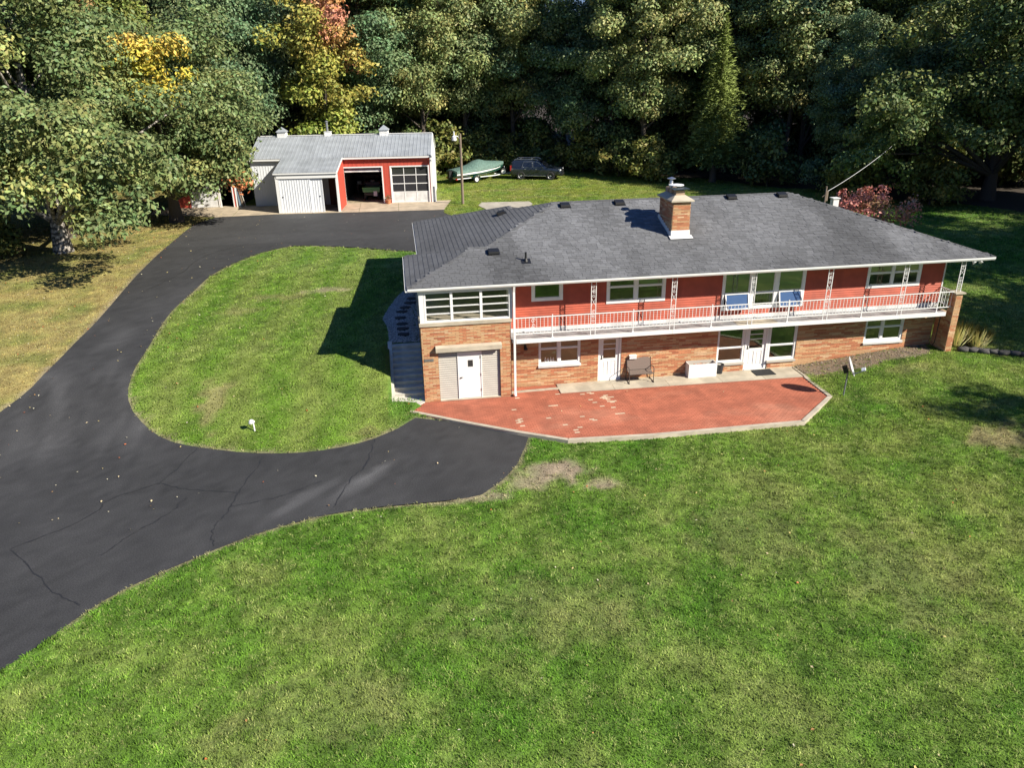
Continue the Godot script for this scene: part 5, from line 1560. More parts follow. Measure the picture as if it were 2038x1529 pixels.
func make_boat() -> void:
	var at := Vector3(7.35, land(7.35, -47.6), -47.7)
	var turn := deg_to_rad(26.0)
	var boat := thing("covered_boat", "motor boat under a green cover beside the parked vehicle", "boat", at, turn)
	var hull := []
	var cover := []
	var mid := []
	for e in [[-2.9, 1.02, 0.55, 1.15, 1.28], [-2.0, 1.1, 0.5, 1.16, 1.42], [-1.0, 1.12, 0.5, 1.2, 1.62], [-0.3, 1.12, 0.5, 1.24, 1.95], [0.3, 1.1, 0.52, 1.28, 2.02], [0.9, 1.02, 0.55, 1.34, 1.85], [1.7, 0.85, 0.62, 1.42, 1.78], [2.4, 0.58, 0.78, 1.5, 1.74], [2.9, 0.25, 1.05, 1.55, 1.68], [3.15, 0.03, 1.4, 1.58, 1.62]]:
		var r := PackedVector3Array()
		for q in [[1.0, e[3]], [0.97, lerpf(e[2], e[3], 0.45)], [0.75, lerpf(e[2], e[3], 0.2)], [0.0, e[2]], [-0.75, lerpf(e[2], e[3], 0.2)], [-0.97, lerpf(e[2], e[3], 0.45)], [-1.0, e[3]]]: r.append(Vector3(e[0], q[1], q[0] * e[1]))
		hull.append(r)
		var c := PackedVector3Array()
		for q in [[1.02, e[3] - 0.16], [1.02, e[3] + 0.02], [0.8, lerpf(e[3], e[4], 0.55)], [0.35, e[4]], [0.0, e[4] + 0.03], [-0.35, e[4]], [-0.8, lerpf(e[3], e[4], 0.55)], [-1.02, e[3] + 0.02], [-1.02, e[3] - 0.16]]: c.append(Vector3(e[0], q[1] + rng.randf_range(-0.02, 0.02), q[0] * e[1]))
		cover.append(c)
		mid.append(Vector3(e[0], lerpf(e[2], e[3], 0.8), 0))
	var h := Shape.new(); h.grid(hull, Color.WHITE, mid)
	for k in 6: h.tri(mid[0], hull[0][k + 1], hull[0][k])
	part("hull", h, mat("hull_green", Color(0.012, 0.07, 0.05), 0.25, {"coat": 0.8}), boat)
	var stripe := Shape.new()
	for i in hull.size() - 3:
		for s in [0, 6]:
			var o := Vector3(0, 0, 0.014 if s == 0 else -0.014)
			var a: Vector3 = hull[i][s].lerp(hull[i][1 if s == 0 else 5], 0.5 + 0.02 * i) + o
			var b: Vector3 = hull[i + 1][s].lerp(hull[i + 1][1 if s == 0 else 5], 0.52 + 0.02 * i) + o
			var w := Vector3(0, 0.3 - 0.036 * i, 0)
			var w2 := Vector3(0, 0.3 - 0.036 * (i + 1), 0)
			if s == 0: stripe.quad(a - w * 0.5, b - w2 * 0.5, b + w2 * 0.5, a + w * 0.5)
			else: stripe.quad(b - w2 * 0.5, a - w * 0.5, a + w * 0.5, b + w2 * 0.5)
	part("white_stripe", stripe, mats.white_clean, boat)
	var cv := Shape.new(); cv.grid(cover, Color.WHITE, mid)
	for k in 8: cv.tri(mid[0] + Vector3(-0.02, 0.2, 0), cover[0][k + 1], cover[0][k])
	part("cover", cv, mat("tarp", Color(0.13, 0.225, 0.19), 0.75, {"tex": "mottle", "scale": 0.8, "bump": "mottle", "deep": 4.0}), boat)
	var mo := Shape.new(); mo.span(Vector3(-3.3, 0.45, -0.2), Vector3(-2.95, 1.2, 0.2)); mo.span(Vector3(-3.25, 0.2, -0.06), Vector3(-3.05, 0.45, 0.06)); part("outboard_motor", mo, mats.black, boat)
	var tr := thing("boat_trailer", "galvanised trailer carrying the green covered boat", "trailer", at, turn)
	var fr := Shape.new()
	for s in [-0.75, 0.75]: fr.tube([Vector3(-2.9, 0.46, s), Vector3(1.6, 0.46, s), Vector3(3.4, 0.44, 0.0)], [0.05], 6)
	for x in [-2.7, -1.0, 0.8]: fr.bar(Vector3(x, 0.44, -0.75), Vector3(x, 0.44, 0.75), 0.07, 0.07)
	fr.tube([Vector3(3.3, 0.44, 0), Vector3(4.5, 0.42, 0)], [0.05], 6); fr.tube([Vector3(3.3, 0.44, 0), Vector3(3.25, 1.15, 0)], [0.04], 6); fr.tube([Vector3(4.1, 0.42, 0), Vector3(4.1, 0.0, 0)], [0.03], 6)
	part("frame", fr, mats.white_metal, tr)
	for s in [-1.05, 1.05]:
		wheel(tr, Vector3(-0.75, 0.34, s), 0.34, 0.2, mats.white_clean, Basis(Vector3.UP, PI / 2))
		var fe := Shape.new()
		for k in 7:
			var a := PI * (0.02 + k * 0.137)
			fe.box(Vector3(-0.75 + cos(a) * 0.43, 0.34 + sin(a) * 0.4, s), Vector3(0.19, 0.02, 0.26), Basis(Vector3.BACK, a + PI / 2))
		part("fender", fe, mat("hull_green"), tr)
	wheel(tr, Vector3(2.75, 0.75, 0.62), 0.33, 0.18, mats.white_clean, Basis(Vector3.UP, PI / 2 - 0.5))
	var tl := Shape.new()
	for s in [-0.9, 0.9]: tl.span(Vector3(-2.98, 0.4, s - 0.12), Vector3(-2.9, 0.55, s + 0.12))
	part("tail_light", tl, mat("lamp_red"), tr)

func make_small_things() -> void:
	# yard light on its pole
	var pl := thing("yard_light", "tall wooden pole carrying a white yard lamp beside the barn", "street lamp", Vector3(4.72, land(4.72, -34.3), -34.3))
	var p := Shape.new(); p.tube([Vector3(0, -0.3, 0), Vector3(0.0, 2.5, 0), Vector3(0.0, 5.6, 0)], [0.12, 0.105, 0.085], 10); part("pole", p, mats.weathered, pl)
	p = Shape.new(); p.tube([Vector3(0, 5.1, 0.0), Vector3(-0.2, 5.42, 0.04), Vector3(-0.42, 5.45, 0.06)], [0.025], 6); part("bracket", p, mats.steel, pl)
	p = Shape.new(); p.lathe([Vector2(0.0, 0.62), Vector2(0.05, 0.6), Vector2(0.06, 0.3), Vector2(0.17, 0.22), Vector2(0.2, -0.05), Vector2(0.18, -0.1), Vector2(0.0, -0.08)], Vector3(-0.5, 5.18, 0.06), Basis.IDENTITY, 14); part("lamp_head", p, mats.white_metal, pl)
	# satellite dish
	var base := Vector3(17.55, land(17.55, 2.62), 2.62)
	var dish := thing("satellite_dish", "grey satellite dish on a short leaning pole at the patio's right corner", "satellite dish", base)
	p = Shape.new(); p.tube([Vector3(0, -0.2, 0), Vector3(0.04, 1.1, 0)], [0.03], 8); part("pole", p, mats.grey_metal, dish)
	var face := Basis(Vector3.UP, 1.0) * Basis(Vector3.RIGHT, -0.38)    # the bowl looks right and up, towards the sun
	var rim := []
	for j in 5:
		var ring := PackedVector3Array()
		for k in 21:
			var a := TAU * k / 20
			var r := 0.1 + 0.085 * j
			ring.append(Vector3(0.06, 1.3, 0.0) + face * Vector3(cos(a) * r * 0.8, sin(a) * r, 0.1 * r * r / 0.19))
		rim.append(ring)
	p = Shape.new(); p.grid(rim)
	for k in 20: p.tri(Vector3(0.06, 1.3, 0) , rim[0][k], rim[0][k + 1])
	part("bowl", p, mat("dish_grey", Color(0.42, 0.43, 0.44), 0.6), dish)
	p = Shape.new(); p.box(Vector3(0.02, 1.22, 0.0) + face * Vector3(0, 0, -0.1), Vector3(0.2, 0.3, 0.18), face); part("mount", p, mats.black, dish)
	p = Shape.new(); var tip := Vector3(0.06, 1.3, 0) + face * Vector3(0, -0.3, 0.52); p.tube([Vector3(0.06, 1.3, 0) + face * Vector3(0, -0.36, 0.0), tip], [0.02], 6); part("arm", p, mats.grey_metal, dish)
	p = Shape.new()
	for k in 3: p.lathe([Vector2(0.0, 0.1), Vector2(0.045, 0.09), Vector2(0.045, -0.06), Vector2(0, -0.07)], tip + face * Vector3((k - 1) * 0.11, 0.06, 0), face * Basis(Vector3.RIGHT, -PI / 2), 8)
	part("receiver", p, mats.white_metal, dish)
	# bench
	var bench := thing("patio_bench", "brown metal glider bench with fabric back on the concrete walk", "bench", Vector3(9.6, -0.0 + 0.015, -0.52))
	var brown := mat("brown_metal", Color(0.06, 0.045, 0.04), 0.5)
	var sling := mat("sling", Color(0.24, 0.18, 0.15), 0.8, {"tex": "fine", "scale": 4.0})
	p = Shape.new(); p.box(Vector3(0, 0.44, 0.0), Vector3(1.06, 0.025, 0.46), Basis(Vector3.RIGHT, 0.06)); part("seat", p, sling, bench)
	var outline := PackedVector2Array([Vector2(-0.53, 0.0), Vector2(0.53, 0.0), Vector2(0.53, 0.46), Vector2(0.45, 0.53), Vector2(0.22, 0.55), Vector2(0.0, 0.51), Vector2(-0.22, 0.55), Vector2(-0.45, 0.53), Vector2(-0.53, 0.46)])
	p = Shape.new(); p.prism(outline, -0.012, 0.012, Transform3D(Basis(Vector3.RIGHT, -0.22), Vector3(0, 0.49, -0.22))); part("backrest", p, sling, bench)
	for s in [-0.56, 0.56]:
		p = Shape.new(); p.tube([Vector3(s, 0.02, 0.24), Vector3(s, 0.42, 0.2), Vector3(s, 0.66, 0.22), Vector3(s, 0.7, 0.05), Vector3(s, 0.62, -0.26)], [0.018], 6); p.tube([Vector3(s, 0.02, -0.3), Vector3(s, 0.42, -0.24), Vector3(s, 1.0, -0.36)], [0.018], 6); p.tube([Vector3(s, 0.02, -0.34), Vector3(s, 0.02, 0.3)], [0.02], 6); part("side_frame", p, brown, bench)
	p = Shape.new(); p.tube([Vector3(-0.56, 0.42, 0.22), Vector3(0.56, 0.42, 0.22)], [0.018], 6); p.tube([Vector3(-0.56, 0.46, -0.24), Vector3(0.56, 0.46, -0.24)], [0.018], 6); part("rail", p, brown, bench)
	# white planter box with a broken lid inside
	var box := thing("planter_box", "white wooden box, open at the top, on the walk left of the tall windows", "box", Vector3(12.5, 0.015, -0.8))
	p = Shape.new(); p.span(Vector3(-0.66, 0.0, 0.33), Vector3(0.66, 0.63, 0.37)); part("front_panel", p, mats.white_clean, box)
	p = Shape.new()
	for k in 7: p.box(Vector3(rng.randf_range(-0.55, 0.5), rng.randf_range(0.12, 0.5), 0.371), Vector3(rng.randf_range(0.02, 0.06), 0.02, 0.004))
	part("chipped_paint", p, mats.old_concrete, box)
	p = Shape.new(); p.span(Vector3(-0.66, 0.0, -0.05), Vector3(-0.62, 0.63, 0.33)); p.span(Vector3(0.62, 0.0, -0.05), Vector3(0.66, 0.63, 0.33)); part("side_panel", p, mats.white, box)
	p = Shape.new(); p.span(Vector3(-0.66, 0.0, -0.08), Vector3(0.66, 0.66, -0.05)); p.span(Vector3(-0.62, 0.0, -0.05), Vector3(0.62, 0.3, 0.33)); part("back_panel", p, mats.beige, box)
	var can := thing("flower_pots", "terracotta and white bits of pottery lying in the white planter box", "flower pots", Vector3(12.3, 0.315, -0.62))
	p = Shape.new()
	for k in 4: p.lathe([Vector2(0.05, 0.0), Vector2(0.09, 0.22), Vector2(0.1, 0.28), Vector2(0.08, 0.28), Vector2(0.05, 0.05)], Vector3(-0.2 + k * 0.2, 0.0, 0.05 * (k % 2)), Basis(Vector3.BACK, 0.2 * (k - 2)), 10)
	part("pot", p, mat("terracotta", Color(0.42, 0.17, 0.08), 0.8), can)
	# black bin
	var bin := thing("waste_bin", "small black bucket standing between the white box and the window", "bucket", Vector3(13.42, 0.015, -0.72))
	p = Shape.new(); p.lathe([Vector2(0.0, 0.0), Vector2(0.13, 0.0), Vector2(0.175, 0.42), Vector2(0.19, 0.43), Vector2(0.19, 0.46), Vector2(0.16, 0.46), Vector2(0.12, 0.04), Vector2(0, 0.04)], Vector3.ZERO, Basis.IDENTITY, 18); part("body", p, mat("bin_plastic", Color(0.025, 0.026, 0.03), 0.4), bin)
	# door mat
	p = Shape.new(); p.prism(PackedVector2Array([Vector2(-0.47, -0.34), Vector2(0.47, -0.34), Vector2(0.47, 0.34), Vector2(-0.47, 0.34)]), 0.0, 0.02, Transform3D(Basis(Vector3.RIGHT, -PI / 2), Vector3.ZERO))
	var matt := part("door_mat", p, mat("mat_rubber", Color(0.03, 0.03, 0.031), 0.95, {"tex": "grit", "scale": 4.0})); matt.position = Vector3(15.42, 0.016, -0.45); tag(matt, "black door mat on the walk before the middle white door", "door mat")
	# path light on the island
	var lt := thing("path_light", "small white hooded path light standing in the island's grass", "garden light", Vector3(-6.78, land(-6.78, 1.6), 1.6))
	p = Shape.new(); p.tube([Vector3(0, -0.1, 0), Vector3(-0.02, 0.4, 0)], [0.03], 8); part("stem", p, mats.white_clean, lt)
	p = Shape.new(); p.lathe([Vector2(0.0, 0.13), Vector2(0.07, 0.1), Vector2(0.13, 0.0), Vector2(0.12, -0.03), Vector2(0.0, 0.02)], Vector3(-0.07, 0.4, 0.02), Basis(Vector3.BACK, 0.25), 12); part("hood", p, mats.white_clean, lt)
	# potted flowers by the barn
	var pot := thing("potted_flowers", "terracotta pot of white and pink flowers between the two garage bays", "potted plant", Vector3(2.33, 2.565, -36.02) + Basis(Vector3.UP, deg_to_rad(-5.2)) * Vector3(-3.72, 0, 0.42))
	p = Shape.new(); p.lathe([Vector2(0.0, 0.0), Vector2(0.15, 0.0), Vector2(0.21, 0.3), Vector2(0.23, 0.3), Vector2(0.23, 0.36), Vector2(0, 0.36)], Vector3.ZERO, Basis.IDENTITY, 14); part("pot", p, mat("terracotta"), pot)
	p = Shape.new()
	for k in 130:
		var d := Vector3(rng.randfn(), absf(rng.randfn()) * 0.8, rng.randfn()).normalized() * rng.randf_range(0.16, 0.36)
		var b := Basis.from_euler(Vector3(rng.randf() * 3, rng.randf() * 6, 0))
		var c: Color = Color(0.05, 0.11, 0.03) if k % 4 else [Color(0.7, 0.65, 0.62), Color(0.6, 0.25, 0.3)][k / 4 % 2]
		p.quad(Vector3(0, 0.42, 0) + d + b * Vector3(-0.05, 0, 0), Vector3(0, 0.42, 0) + d + b * Vector3(0, -0.03, 0), Vector3(0, 0.42, 0) + d + b * Vector3(0.05, 0, 0), Vector3(0, 0.42, 0) + d + b * Vector3(0, 0.03, 0), c)
	part("flowers", p, mats.leaf, pot)
	# service mast, box and wire behind the house
	var mast := thing("service_mast", "thin weathered mast with a rising service wire behind the roof's right hip", "utility pole", Vector3(25.2, land(25.2, -14.0), -14.0))
	p = Shape.new(); p.tube([Vector3(0, -0.2, 0), Vector3(0, 3.62, 0)], [0.05], 8); p.tube([Vector3(-0.2, 3.0, 0), Vector3(0.1, 3.2, 0)], [0.02], 6); p.span(Vector3(0.05, 2.75, -0.05), Vector3(0.15, 3.35, 0.05)); part("pole", p, mats.weathered, mast)
	var wire := []
	for k in 25:
		var t := k / 24.0
		wire.append(Vector3(0.05, 3.3, 0) + Vector3(15.0 * t, 2.6 * t - 1.4 * t * (1.0 - t), -14.0 * t))
	p = Shape.new()
	for k in 24: p.tube([wire[k], wire[k + 1]], [0.016], 5, false, Color(0.6, 0.6, 0.6) if k % 2 else Color(0.45, 0.45, 0.45))
	part("wire", p, mat("wire", Color(0.55, 0.55, 0.55), 0.5), mast)
	var hb := thing("feeder_post", "white square bird house on a post before the red bush", "bird house", Vector3(26.1, land(26.1, -14.4), -14.4))
	p = Shape.new(); p.tube([Vector3(0, -0.2, 0), Vector3(0, 2.3, 0)], [0.03], 6); part("post", p, mats.weathered, hb)
	p = Shape.new(); p.span(Vector3(-0.18, 2.3, -0.18), Vector3(0.18, 2.78, 0.18)); p.span(Vector3(-0.24, 2.78, -0.24), Vector3(0.24, 2.83, 0.24)); part("house", p, mats.white_clean, hb)
	# a low edging of dark stones right of the pier
	var spots := [[24.75, 0.25], [25.15, 0.4], [25.5, 0.62], [25.9, 0.72], [26.25, 0.95], [26.7, 1.05], [27.1, 1.3]]
	var say := ["nearest the brick pier", "second from the pier", "third from the pier", "in the middle", "third from the outer end", "second from the outer end", "farthest from the house"]
	for i in 7:
		p = Shape.new()
		var ring := []
		for j in 5:
			var row := PackedVector3Array()
			for k in 11:
				var a := TAU * (k % 10) / 10
				var r: float = [0.02, 0.85, 1.0, 0.75, 0.02][j]
				var q := Vector3(cos(a) * 0.28 * r, [0.0, 0.02, 0.12, 0.22, 0.24][j], sin(a) * 0.17 * r)
				row.append(q * (1.0 + 0.3 * noise_c.get_noise_3d(q.x * 6 + i * 9, q.y * 6, q.z * 6)))
			ring.append(row)
		p.grid(ring, Color.WHITE, [Vector3(0, 0.1, 0), Vector3(0, 0.1, 0), Vector3(0, 0.1, 0), Vector3(0, 0.1, 0), Vector3(0, 0.1, 0)])
		var o := part("edging_stone", p, mat("edging", Color(0.1, 0.095, 0.09), 0.95, {"tex": "fine", "scale": 2.0}))
		o.position = Vector3(spots[i][0], land(spots[i][0], spots[i][1]) - 0.03, spots[i][1]); o.rotation.y = -0.5 + 0.3 * sin(i * 2.0)
		tag(o, "dark edging stone in the low row by the flower clump, %s" % say[i], "stone", "edging stones right of the brick pier")
	# glass jars behind the lower left window
	for i in 4:
		p = Shape.new(); p.lathe([Vector2(0.0, 0.0), Vector2(0.04, 0.0), Vector2(0.045, 0.15), Vector2(0.02, 0.2), Vector2(0.022, 0.26 - 0.03 * (i % 2)), Vector2(0, 0.26 - 0.03 * (i % 2))], Vector3.ZERO, Basis.IDENTITY, 10)
		var o := part("bottle", p, mats.white_metal); o.position = Vector3(5.4 + i * 0.12, 0.98, WALL_Z - 0.2)
		tag(o, "pale bottle on the sill behind the lower left window, %s" % ["leftmost", "second", "third", "rightmost"][i], "bottle", "bottles on the window sill")


# ---------- trees ----------
class Leaves:
	var v := PackedVector3Array()
	var n := PackedVector3Array()
	var c := PackedColorArray()
	var ids := PackedInt32Array()

	func add(p: Vector3, t: Vector3, b: Vector3, no: Vector3, col: Color) -> void:   # one leaf spray: a kite along t, b wide
		var i := v.size()
		v.append(p - t); v.append(p + b - t * 0.15); v.append(p + t); v.append(p - b - t * 0.15)
		n.append(no); n.append(no); n.append(no); n.append(no)
		c.append(col); c.append(col); c.append(col); c.append(col)
		ids.append(i); ids.append(i + 1); ids.append(i + 2); ids.append(i); ids.append(i + 2); ids.append(i + 3)

	func mesh() -> ArrayMesh:
		var arrays := []
		arrays.resize(Mesh.ARRAY_MAX)
		arrays[Mesh.ARRAY_VERTEX] = v
		arrays[Mesh.ARRAY_NORMAL] = n
		arrays[Mesh.ARRAY_COLOR] = c
		arrays[Mesh.ARRAY_INDEX] = ids
		var m := ArrayMesh.new()
		m.add_surface_from_arrays(Mesh.PRIMITIVE_TRIANGLES, arrays)
		return m

# Clumps of foliage through an uneven crown; each is [centre, radius]
func clumps(count: int, low: float, high: float, reach: float, size: float, lobes := 0.35, belly := 0.42) -> Array:
	var out := []
	var off := rng.randf() * 100.0
	var mid := lerpf(low, high, belly)
	while out.size() < count:
		var d := Vector3(rng.randfn(), rng.randfn(), rng.randfn()).normalized()
		var f := pow(rng.randf(), 0.33)
		var lump := 1.0 + lobes * noise_c.get_noise_3d(d.x * 1.1 + off, d.y * 1.1, d.z * 1.1) * 2.0
		var tall := (high - mid) if d.y > 0 else (mid - low)
		out.append([Vector3(d.x * reach * f * lump, mid + d.y * tall * f * (1.0 + (lump - 1.0) * 0.5), d.z * reach * f * lump), size * rng.randf_range(0.7, 1.3)])
	return out

func crown(list: Array, per: int, leaf: float, paint: Callable) -> ArrayMesh:
	var l := Leaves.new()
	for q in list:
		var centre: Vector3 = q[0]
		var r: float = q[1]
		var tone := rng.randf_range(0.8, 1.2)
		var base: Color = paint.call(centre)
		var count := int(per * clampf(r * r, 0.4, 3.0))
		for i in count:
			var d := Vector3(rng.randfn(), rng.randfn() + 0.35, rng.randfn()).normalized()
			var p := centre + Vector3(d.x, d.y * 0.66, d.z) * r * (0.4 + 0.75 * pow(rng.randf(), 0.7)) * (1.35 if rng.randf() < 0.12 else 1.0)
			var no := (d + Vector3(rng.randf_range(-0.9, 0.9), rng.randf_range(-0.4, 1.1), rng.randf_range(-0.9, 0.9))).normalized()
			var t := no.cross(Vector3(rng.randf_range(-1, 1), rng.randf_range(-1, 1), rng.randf_range(-1, 1))).normalized()
			var s := leaf * rng.randf_range(0.65, 1.35)
			var k := tone * rng.randf_range(0.72, 1.32)
			l.add(p, t * s, no.cross(t) * s * 0.55, no, Color(base.r * k * rng.randf_range(0.85, 1.25), base.g * k, base.b * k))
	return l.mesh()

func trunk_mesh(height: float, r: float, list: Array, limbs: int, lean := 0.3) -> ArrayMesh:
	var s := Shape.new()
	var path := []
	var radii := []
	for k in 9:
		var t := k / 8.0
		path.append(Vector3(sin(t * 2.2) * lean * t, t * height - 0.3 * float(k == 0), cos(t * 1.7) * lean * t - lean * t))
		radii.append(r * (1.0 - 0.8 * t) * (1.5 if k == 0 else 1.0))
	s.tube(path, radii, 10)
	for i in limbs:
		var q: Array = list[i * list.size() / limbs]
		var end: Vector3 = q[0]
		var t0 := clampf((end.y - Vector2(end.x, end.z).length() * 0.7) / height, 0.18, 0.9)
		var at := int(t0 * 8)
		var from: Vector3 = path[at]
		var r0: float = radii[at] * 0.5
		var mid := from.lerp(end, 0.5) + Vector3(0, 0.08 * from.distance_to(end), 0)
		s.tube([from, mid, end], [r0, r0 * 0.55, r0 * 0.15], 6, false)
	return s.mesh()

func needle_crown(high: float, reach: float, low: float, col: Color) -> ArrayMesh:
	var l := Leaves.new()
	var y := low
	while y < high:
		var t := (y - low) / (high - low)
		var long := reach * pow(1.0 - t, 0.8) * rng.randf_range(0.8, 1.15) + 0.12
		var count := 5 + int(9 * (1.0 - t))
		var turn := rng.randf() * TAU
		for k in count:
			var a := turn + TAU * k / count + rng.randf_range(-0.3, 0.3)
			var out := Vector3(cos(a), 0, sin(a))
			var reach_k := long * rng.randf_range(0.65, 1.15)
			var steps := int(reach_k * 15) + 4
			for i in steps:
				var f := (i + rng.randf()) / steps
				var p := Vector3(0, y, 0) + out * reach_k * f + Vector3(0, 0.25 * reach_k * f - 0.42 * reach_k * f * f, 0) + Vector3(rng.randf_range(-0.16, 0.16), rng.randf_range(-0.16, 0.1), rng.randf_range(-0.16, 0.16))
				var dir := (out + Vector3(rng.randf_range(-0.7, 0.7), rng.randf_range(-0.5, 0.6), rng.randf_range(-0.7, 0.7))).normalized()
				var no := (Vector3.UP + Vector3(rng.randf_range(-0.6, 0.6), 0, rng.randf_range(-0.6, 0.6)) + out * 0.4).normalized()
				var b := no.cross(dir).normalized()
				var q := rng.randf_range(0.7, 1.3)
				l.add(p, dir * 0.17, b * 0.05, no, Color(col.r * q, col.g * q, col.b * q))
		y += 0.2
	return l.mesh()

var kinds := {}

func make_kinds() -> void:
	var green := func(g: Color, other: Color, share: float) -> Callable:
		return func(_p: Vector3) -> Color: return g.lerp(other, share * rng.randf() * rng.randf() * 2.0)
	# big open-grown maples
	var list := clumps(150, 4.8, 17.5, 7.6, 1.35, 0.4, 0.36)
	for k in 32: list.append([Vector3(6.0 + rng.randfn() * 1.5, 5.2 + rng.randf_range(-2.6, 2.6), 8.0 + rng.randfn() * 1.3), rng.randf_range(0.7, 1.15)])
	for k in 16: list.append([Vector3(3.4 + rng.randfn() * 1.2, 6.4 + rng.randf_range(-1.6, 2.4), 8.2 + rng.randfn() * 1.0), rng.randf_range(0.8, 1.2)])
	for e in [[Vector3(5.2, 5.6, 4.2), 1.2], [Vector3(6.6, 5.2, 3.4), 1.2], [Vector3(7.6, 5.0, 2.0), 1.3], [Vector3(5.0, 6.4, 6.0), 1.2], [Vector3(6.6, 6.6, 6.0), 1.2], [Vector3(-3.0, 5.4, 5.0), 1.2]]: list.append(e)
	# an opening in this crown lets the yellow bough of the tree behind be seen
	list = list.filter(func(q): return Geometry3D.get_closest_point_to_segment(q[0], Vector3(21.5, 10.8, 51.8), Vector3(6.6, 11.4, -1.5)).distance_to(q[0]) > 2.3 or q[0].y < 8.0)
	kinds.maple = [trunk_mesh(15.0, 0.44, list, 26, 0.0), crown(list, 215, 0.14, green.call(Color(0.13, 0.19, 0.075), Color(0.27, 0.3, 0.1), 0.6))]
	list = clumps(140, 2.6, 16.0, 6.6, 1.3, 0.4, 0.38)
	for k in 16: list.append([Vector3(rng.randf_range(1.5, 6.4), rng.randf_range(3.0, 6.5), rng.randf_range(0.5, 3.5)), rng.randf_range(0.8, 1.2)])
	for k in 24: list.append([Vector3(4.9 + rng.randfn() * 0.8, 5.6 + rng.randf_range(-2.4, 3.2), 3.6 + rng.randfn() * 0.8), rng.randf_range(0.8, 1.2)])
	for k in 22: list.append([Vector3(1.8 + rng.randfn() * 1.2, 11.6 + rng.randfn() * 1.0, 7.0 + rng.randfn() * 0.6), rng.randf_range(0.6, 1.0)])
	kinds.maple_tinged = [trunk_mesh(14.0, 0.42, list, 22), crown(list, 215, 0.14, func(p: Vector3) -> Color:
		if Vector3(p.x - 1.8, p.y - 11.6, p.z - 7.2).length() < 3.0 and p.z > 5.0: return Color(0.5, 0.44, 0.07).lerp(Color(0.46, 0.31, 0.1), clampf((p.y - 11.9) * 0.6, 0.0, 1.0))
		if p.y < 4.4 and p.x > 3.0 and rng.randf() < 0.22: return Color(0.42, 0.16, 0.07)
		return Color(0.13, 0.19, 0.075).lerp(Color(0.27, 0.28, 0.09), rng.randf() * rng.randf()))]
	list = clumps(150, 4.0, 20.0, 6.6, 1.4, 0.4)
	kinds.maple_pink = [trunk_mesh(17.0, 0.42, list, 22), crown(list, 200, 0.15, func(p: Vector3) -> Color:
		var k := noise_b.get_noise_3d(p.x * 3.0, p.y * 3.0, p.z * 3.0) + (p.y - 12.0) * 0.03
		if k > 0.18: return Color(0.4, 0.22, 0.13).lerp(Color(0.46, 0.36, 0.1), rng.randf())
		return Color(0.15, 0.2, 0.055).lerp(Color(0.3, 0.28, 0.07), rng.randf() * 0.8))]
	# woodland trees, drawn up tall
	for k in 4:
		list = clumps(135, [4.0, 2.5, 6.0, 3.0][k], [21.0, 23.0, 22.0, 19.0][k], [4.6, 5.2, 4.8, 5.6][k], 1.22, 0.5, 0.5)
		var g: Color = [Color(0.15, 0.22, 0.1), Color(0.12, 0.185, 0.09), Color(0.2, 0.26, 0.1), Color(0.135, 0.2, 0.1)][k]
		kinds["wood_%d" % k] = [trunk_mesh(18.0, 0.3, list, 16, 0.6), crown(list, 235, 0.145, green.call(g, Color(0.34, 0.32, 0.11), [0.3, 0.25, 0.4, 0.2][k]))]
	list = clumps(80, 2.5, 19.0, 3.5, 1.2, 0.4, 0.4)
	kinds.orange = [trunk_mesh(16.0, 0.26, list, 14, 0.3), crown(list, 170, 0.17, func(p: Vector3) -> Color:
		var k := clampf((p.y - 3.0) / 15.0 + p.x * 0.06 + rng.randf_range(-0.15, 0.15), 0.0, 1.0)
		if k < 0.72: return Color(0.2, 0.27, 0.05).lerp(Color(0.36, 0.32, 0.08), k / 0.72)
		return Color(0.44, 0.29, 0.1).lerp(Color(0.5, 0.22, 0.15), minf((k - 0.72) / 0.14, 1.0)))]
	list = [[Vector3(0, 2, 0), 1.0], [Vector3(0, 6, 0), 1.0]]
	kinds.spruce = [trunk_mesh(12.4, 0.24, list, 2, 0.1), needle_crown(13.2, 2.9, 1.6, Color(0.25, 0.31, 0.09))]
	# understorey bushes
	for k in 2:
		list = clumps(34, 0.3, 4.2, 2.3, 0.85, 0.4, 0.35)
		kinds["bush_%d" % k] = [trunk_mesh(2.6, 0.08, list, 8, 0.3), crown(list, 130, 0.17, green.call([Color(0.1, 0.15, 0.05), Color(0.14, 0.18, 0.05)][k], Color(0.26, 0.2, 0.05), 0.35))]
	list = clumps(46, 0.5, 2.9, 2.8, 0.6, 0.3, 0.4)
	kinds.red_bush = [trunk_mesh(1.8, 0.07, list, 10, 0.2), crown(list, 190, 0.1, func(p: Vector3) -> Color: return Color(0.5, 0.2, 0.165).lerp(Color(0.42, 0.31, 0.14), clampf(0.75 - p.y * 0.28 + p.x * 0.12 + rng.randf_range(-0.3, 0.3), 0.0, 1.0)))]

func plant(kind: String, called: String, label: String, category: String, x: float, z: float, size := 1.0, turn := 0.0, tint := Color.WHITE, group := "", tall := 1.0, bark := "bark") -> Node3D:
	var o := thing(called, label, category, Vector3(x, land(x, z) - 0.05, z), turn, group)
	o.scale = Vector3(size, size * tall, size)
	piece("trunk", kinds[kind][0], mats[bark], o)
	var m: Material = mats.leaf
	if tint != Color.WHITE:
		var key := "leaf_%s" % tint.to_html(false)
		m = mat(key, tint, 0.5, {"vertex": true, "back": 0.45, "spec": 0.35})
	piece("crown", kinds[kind][1], m, o)
	return o

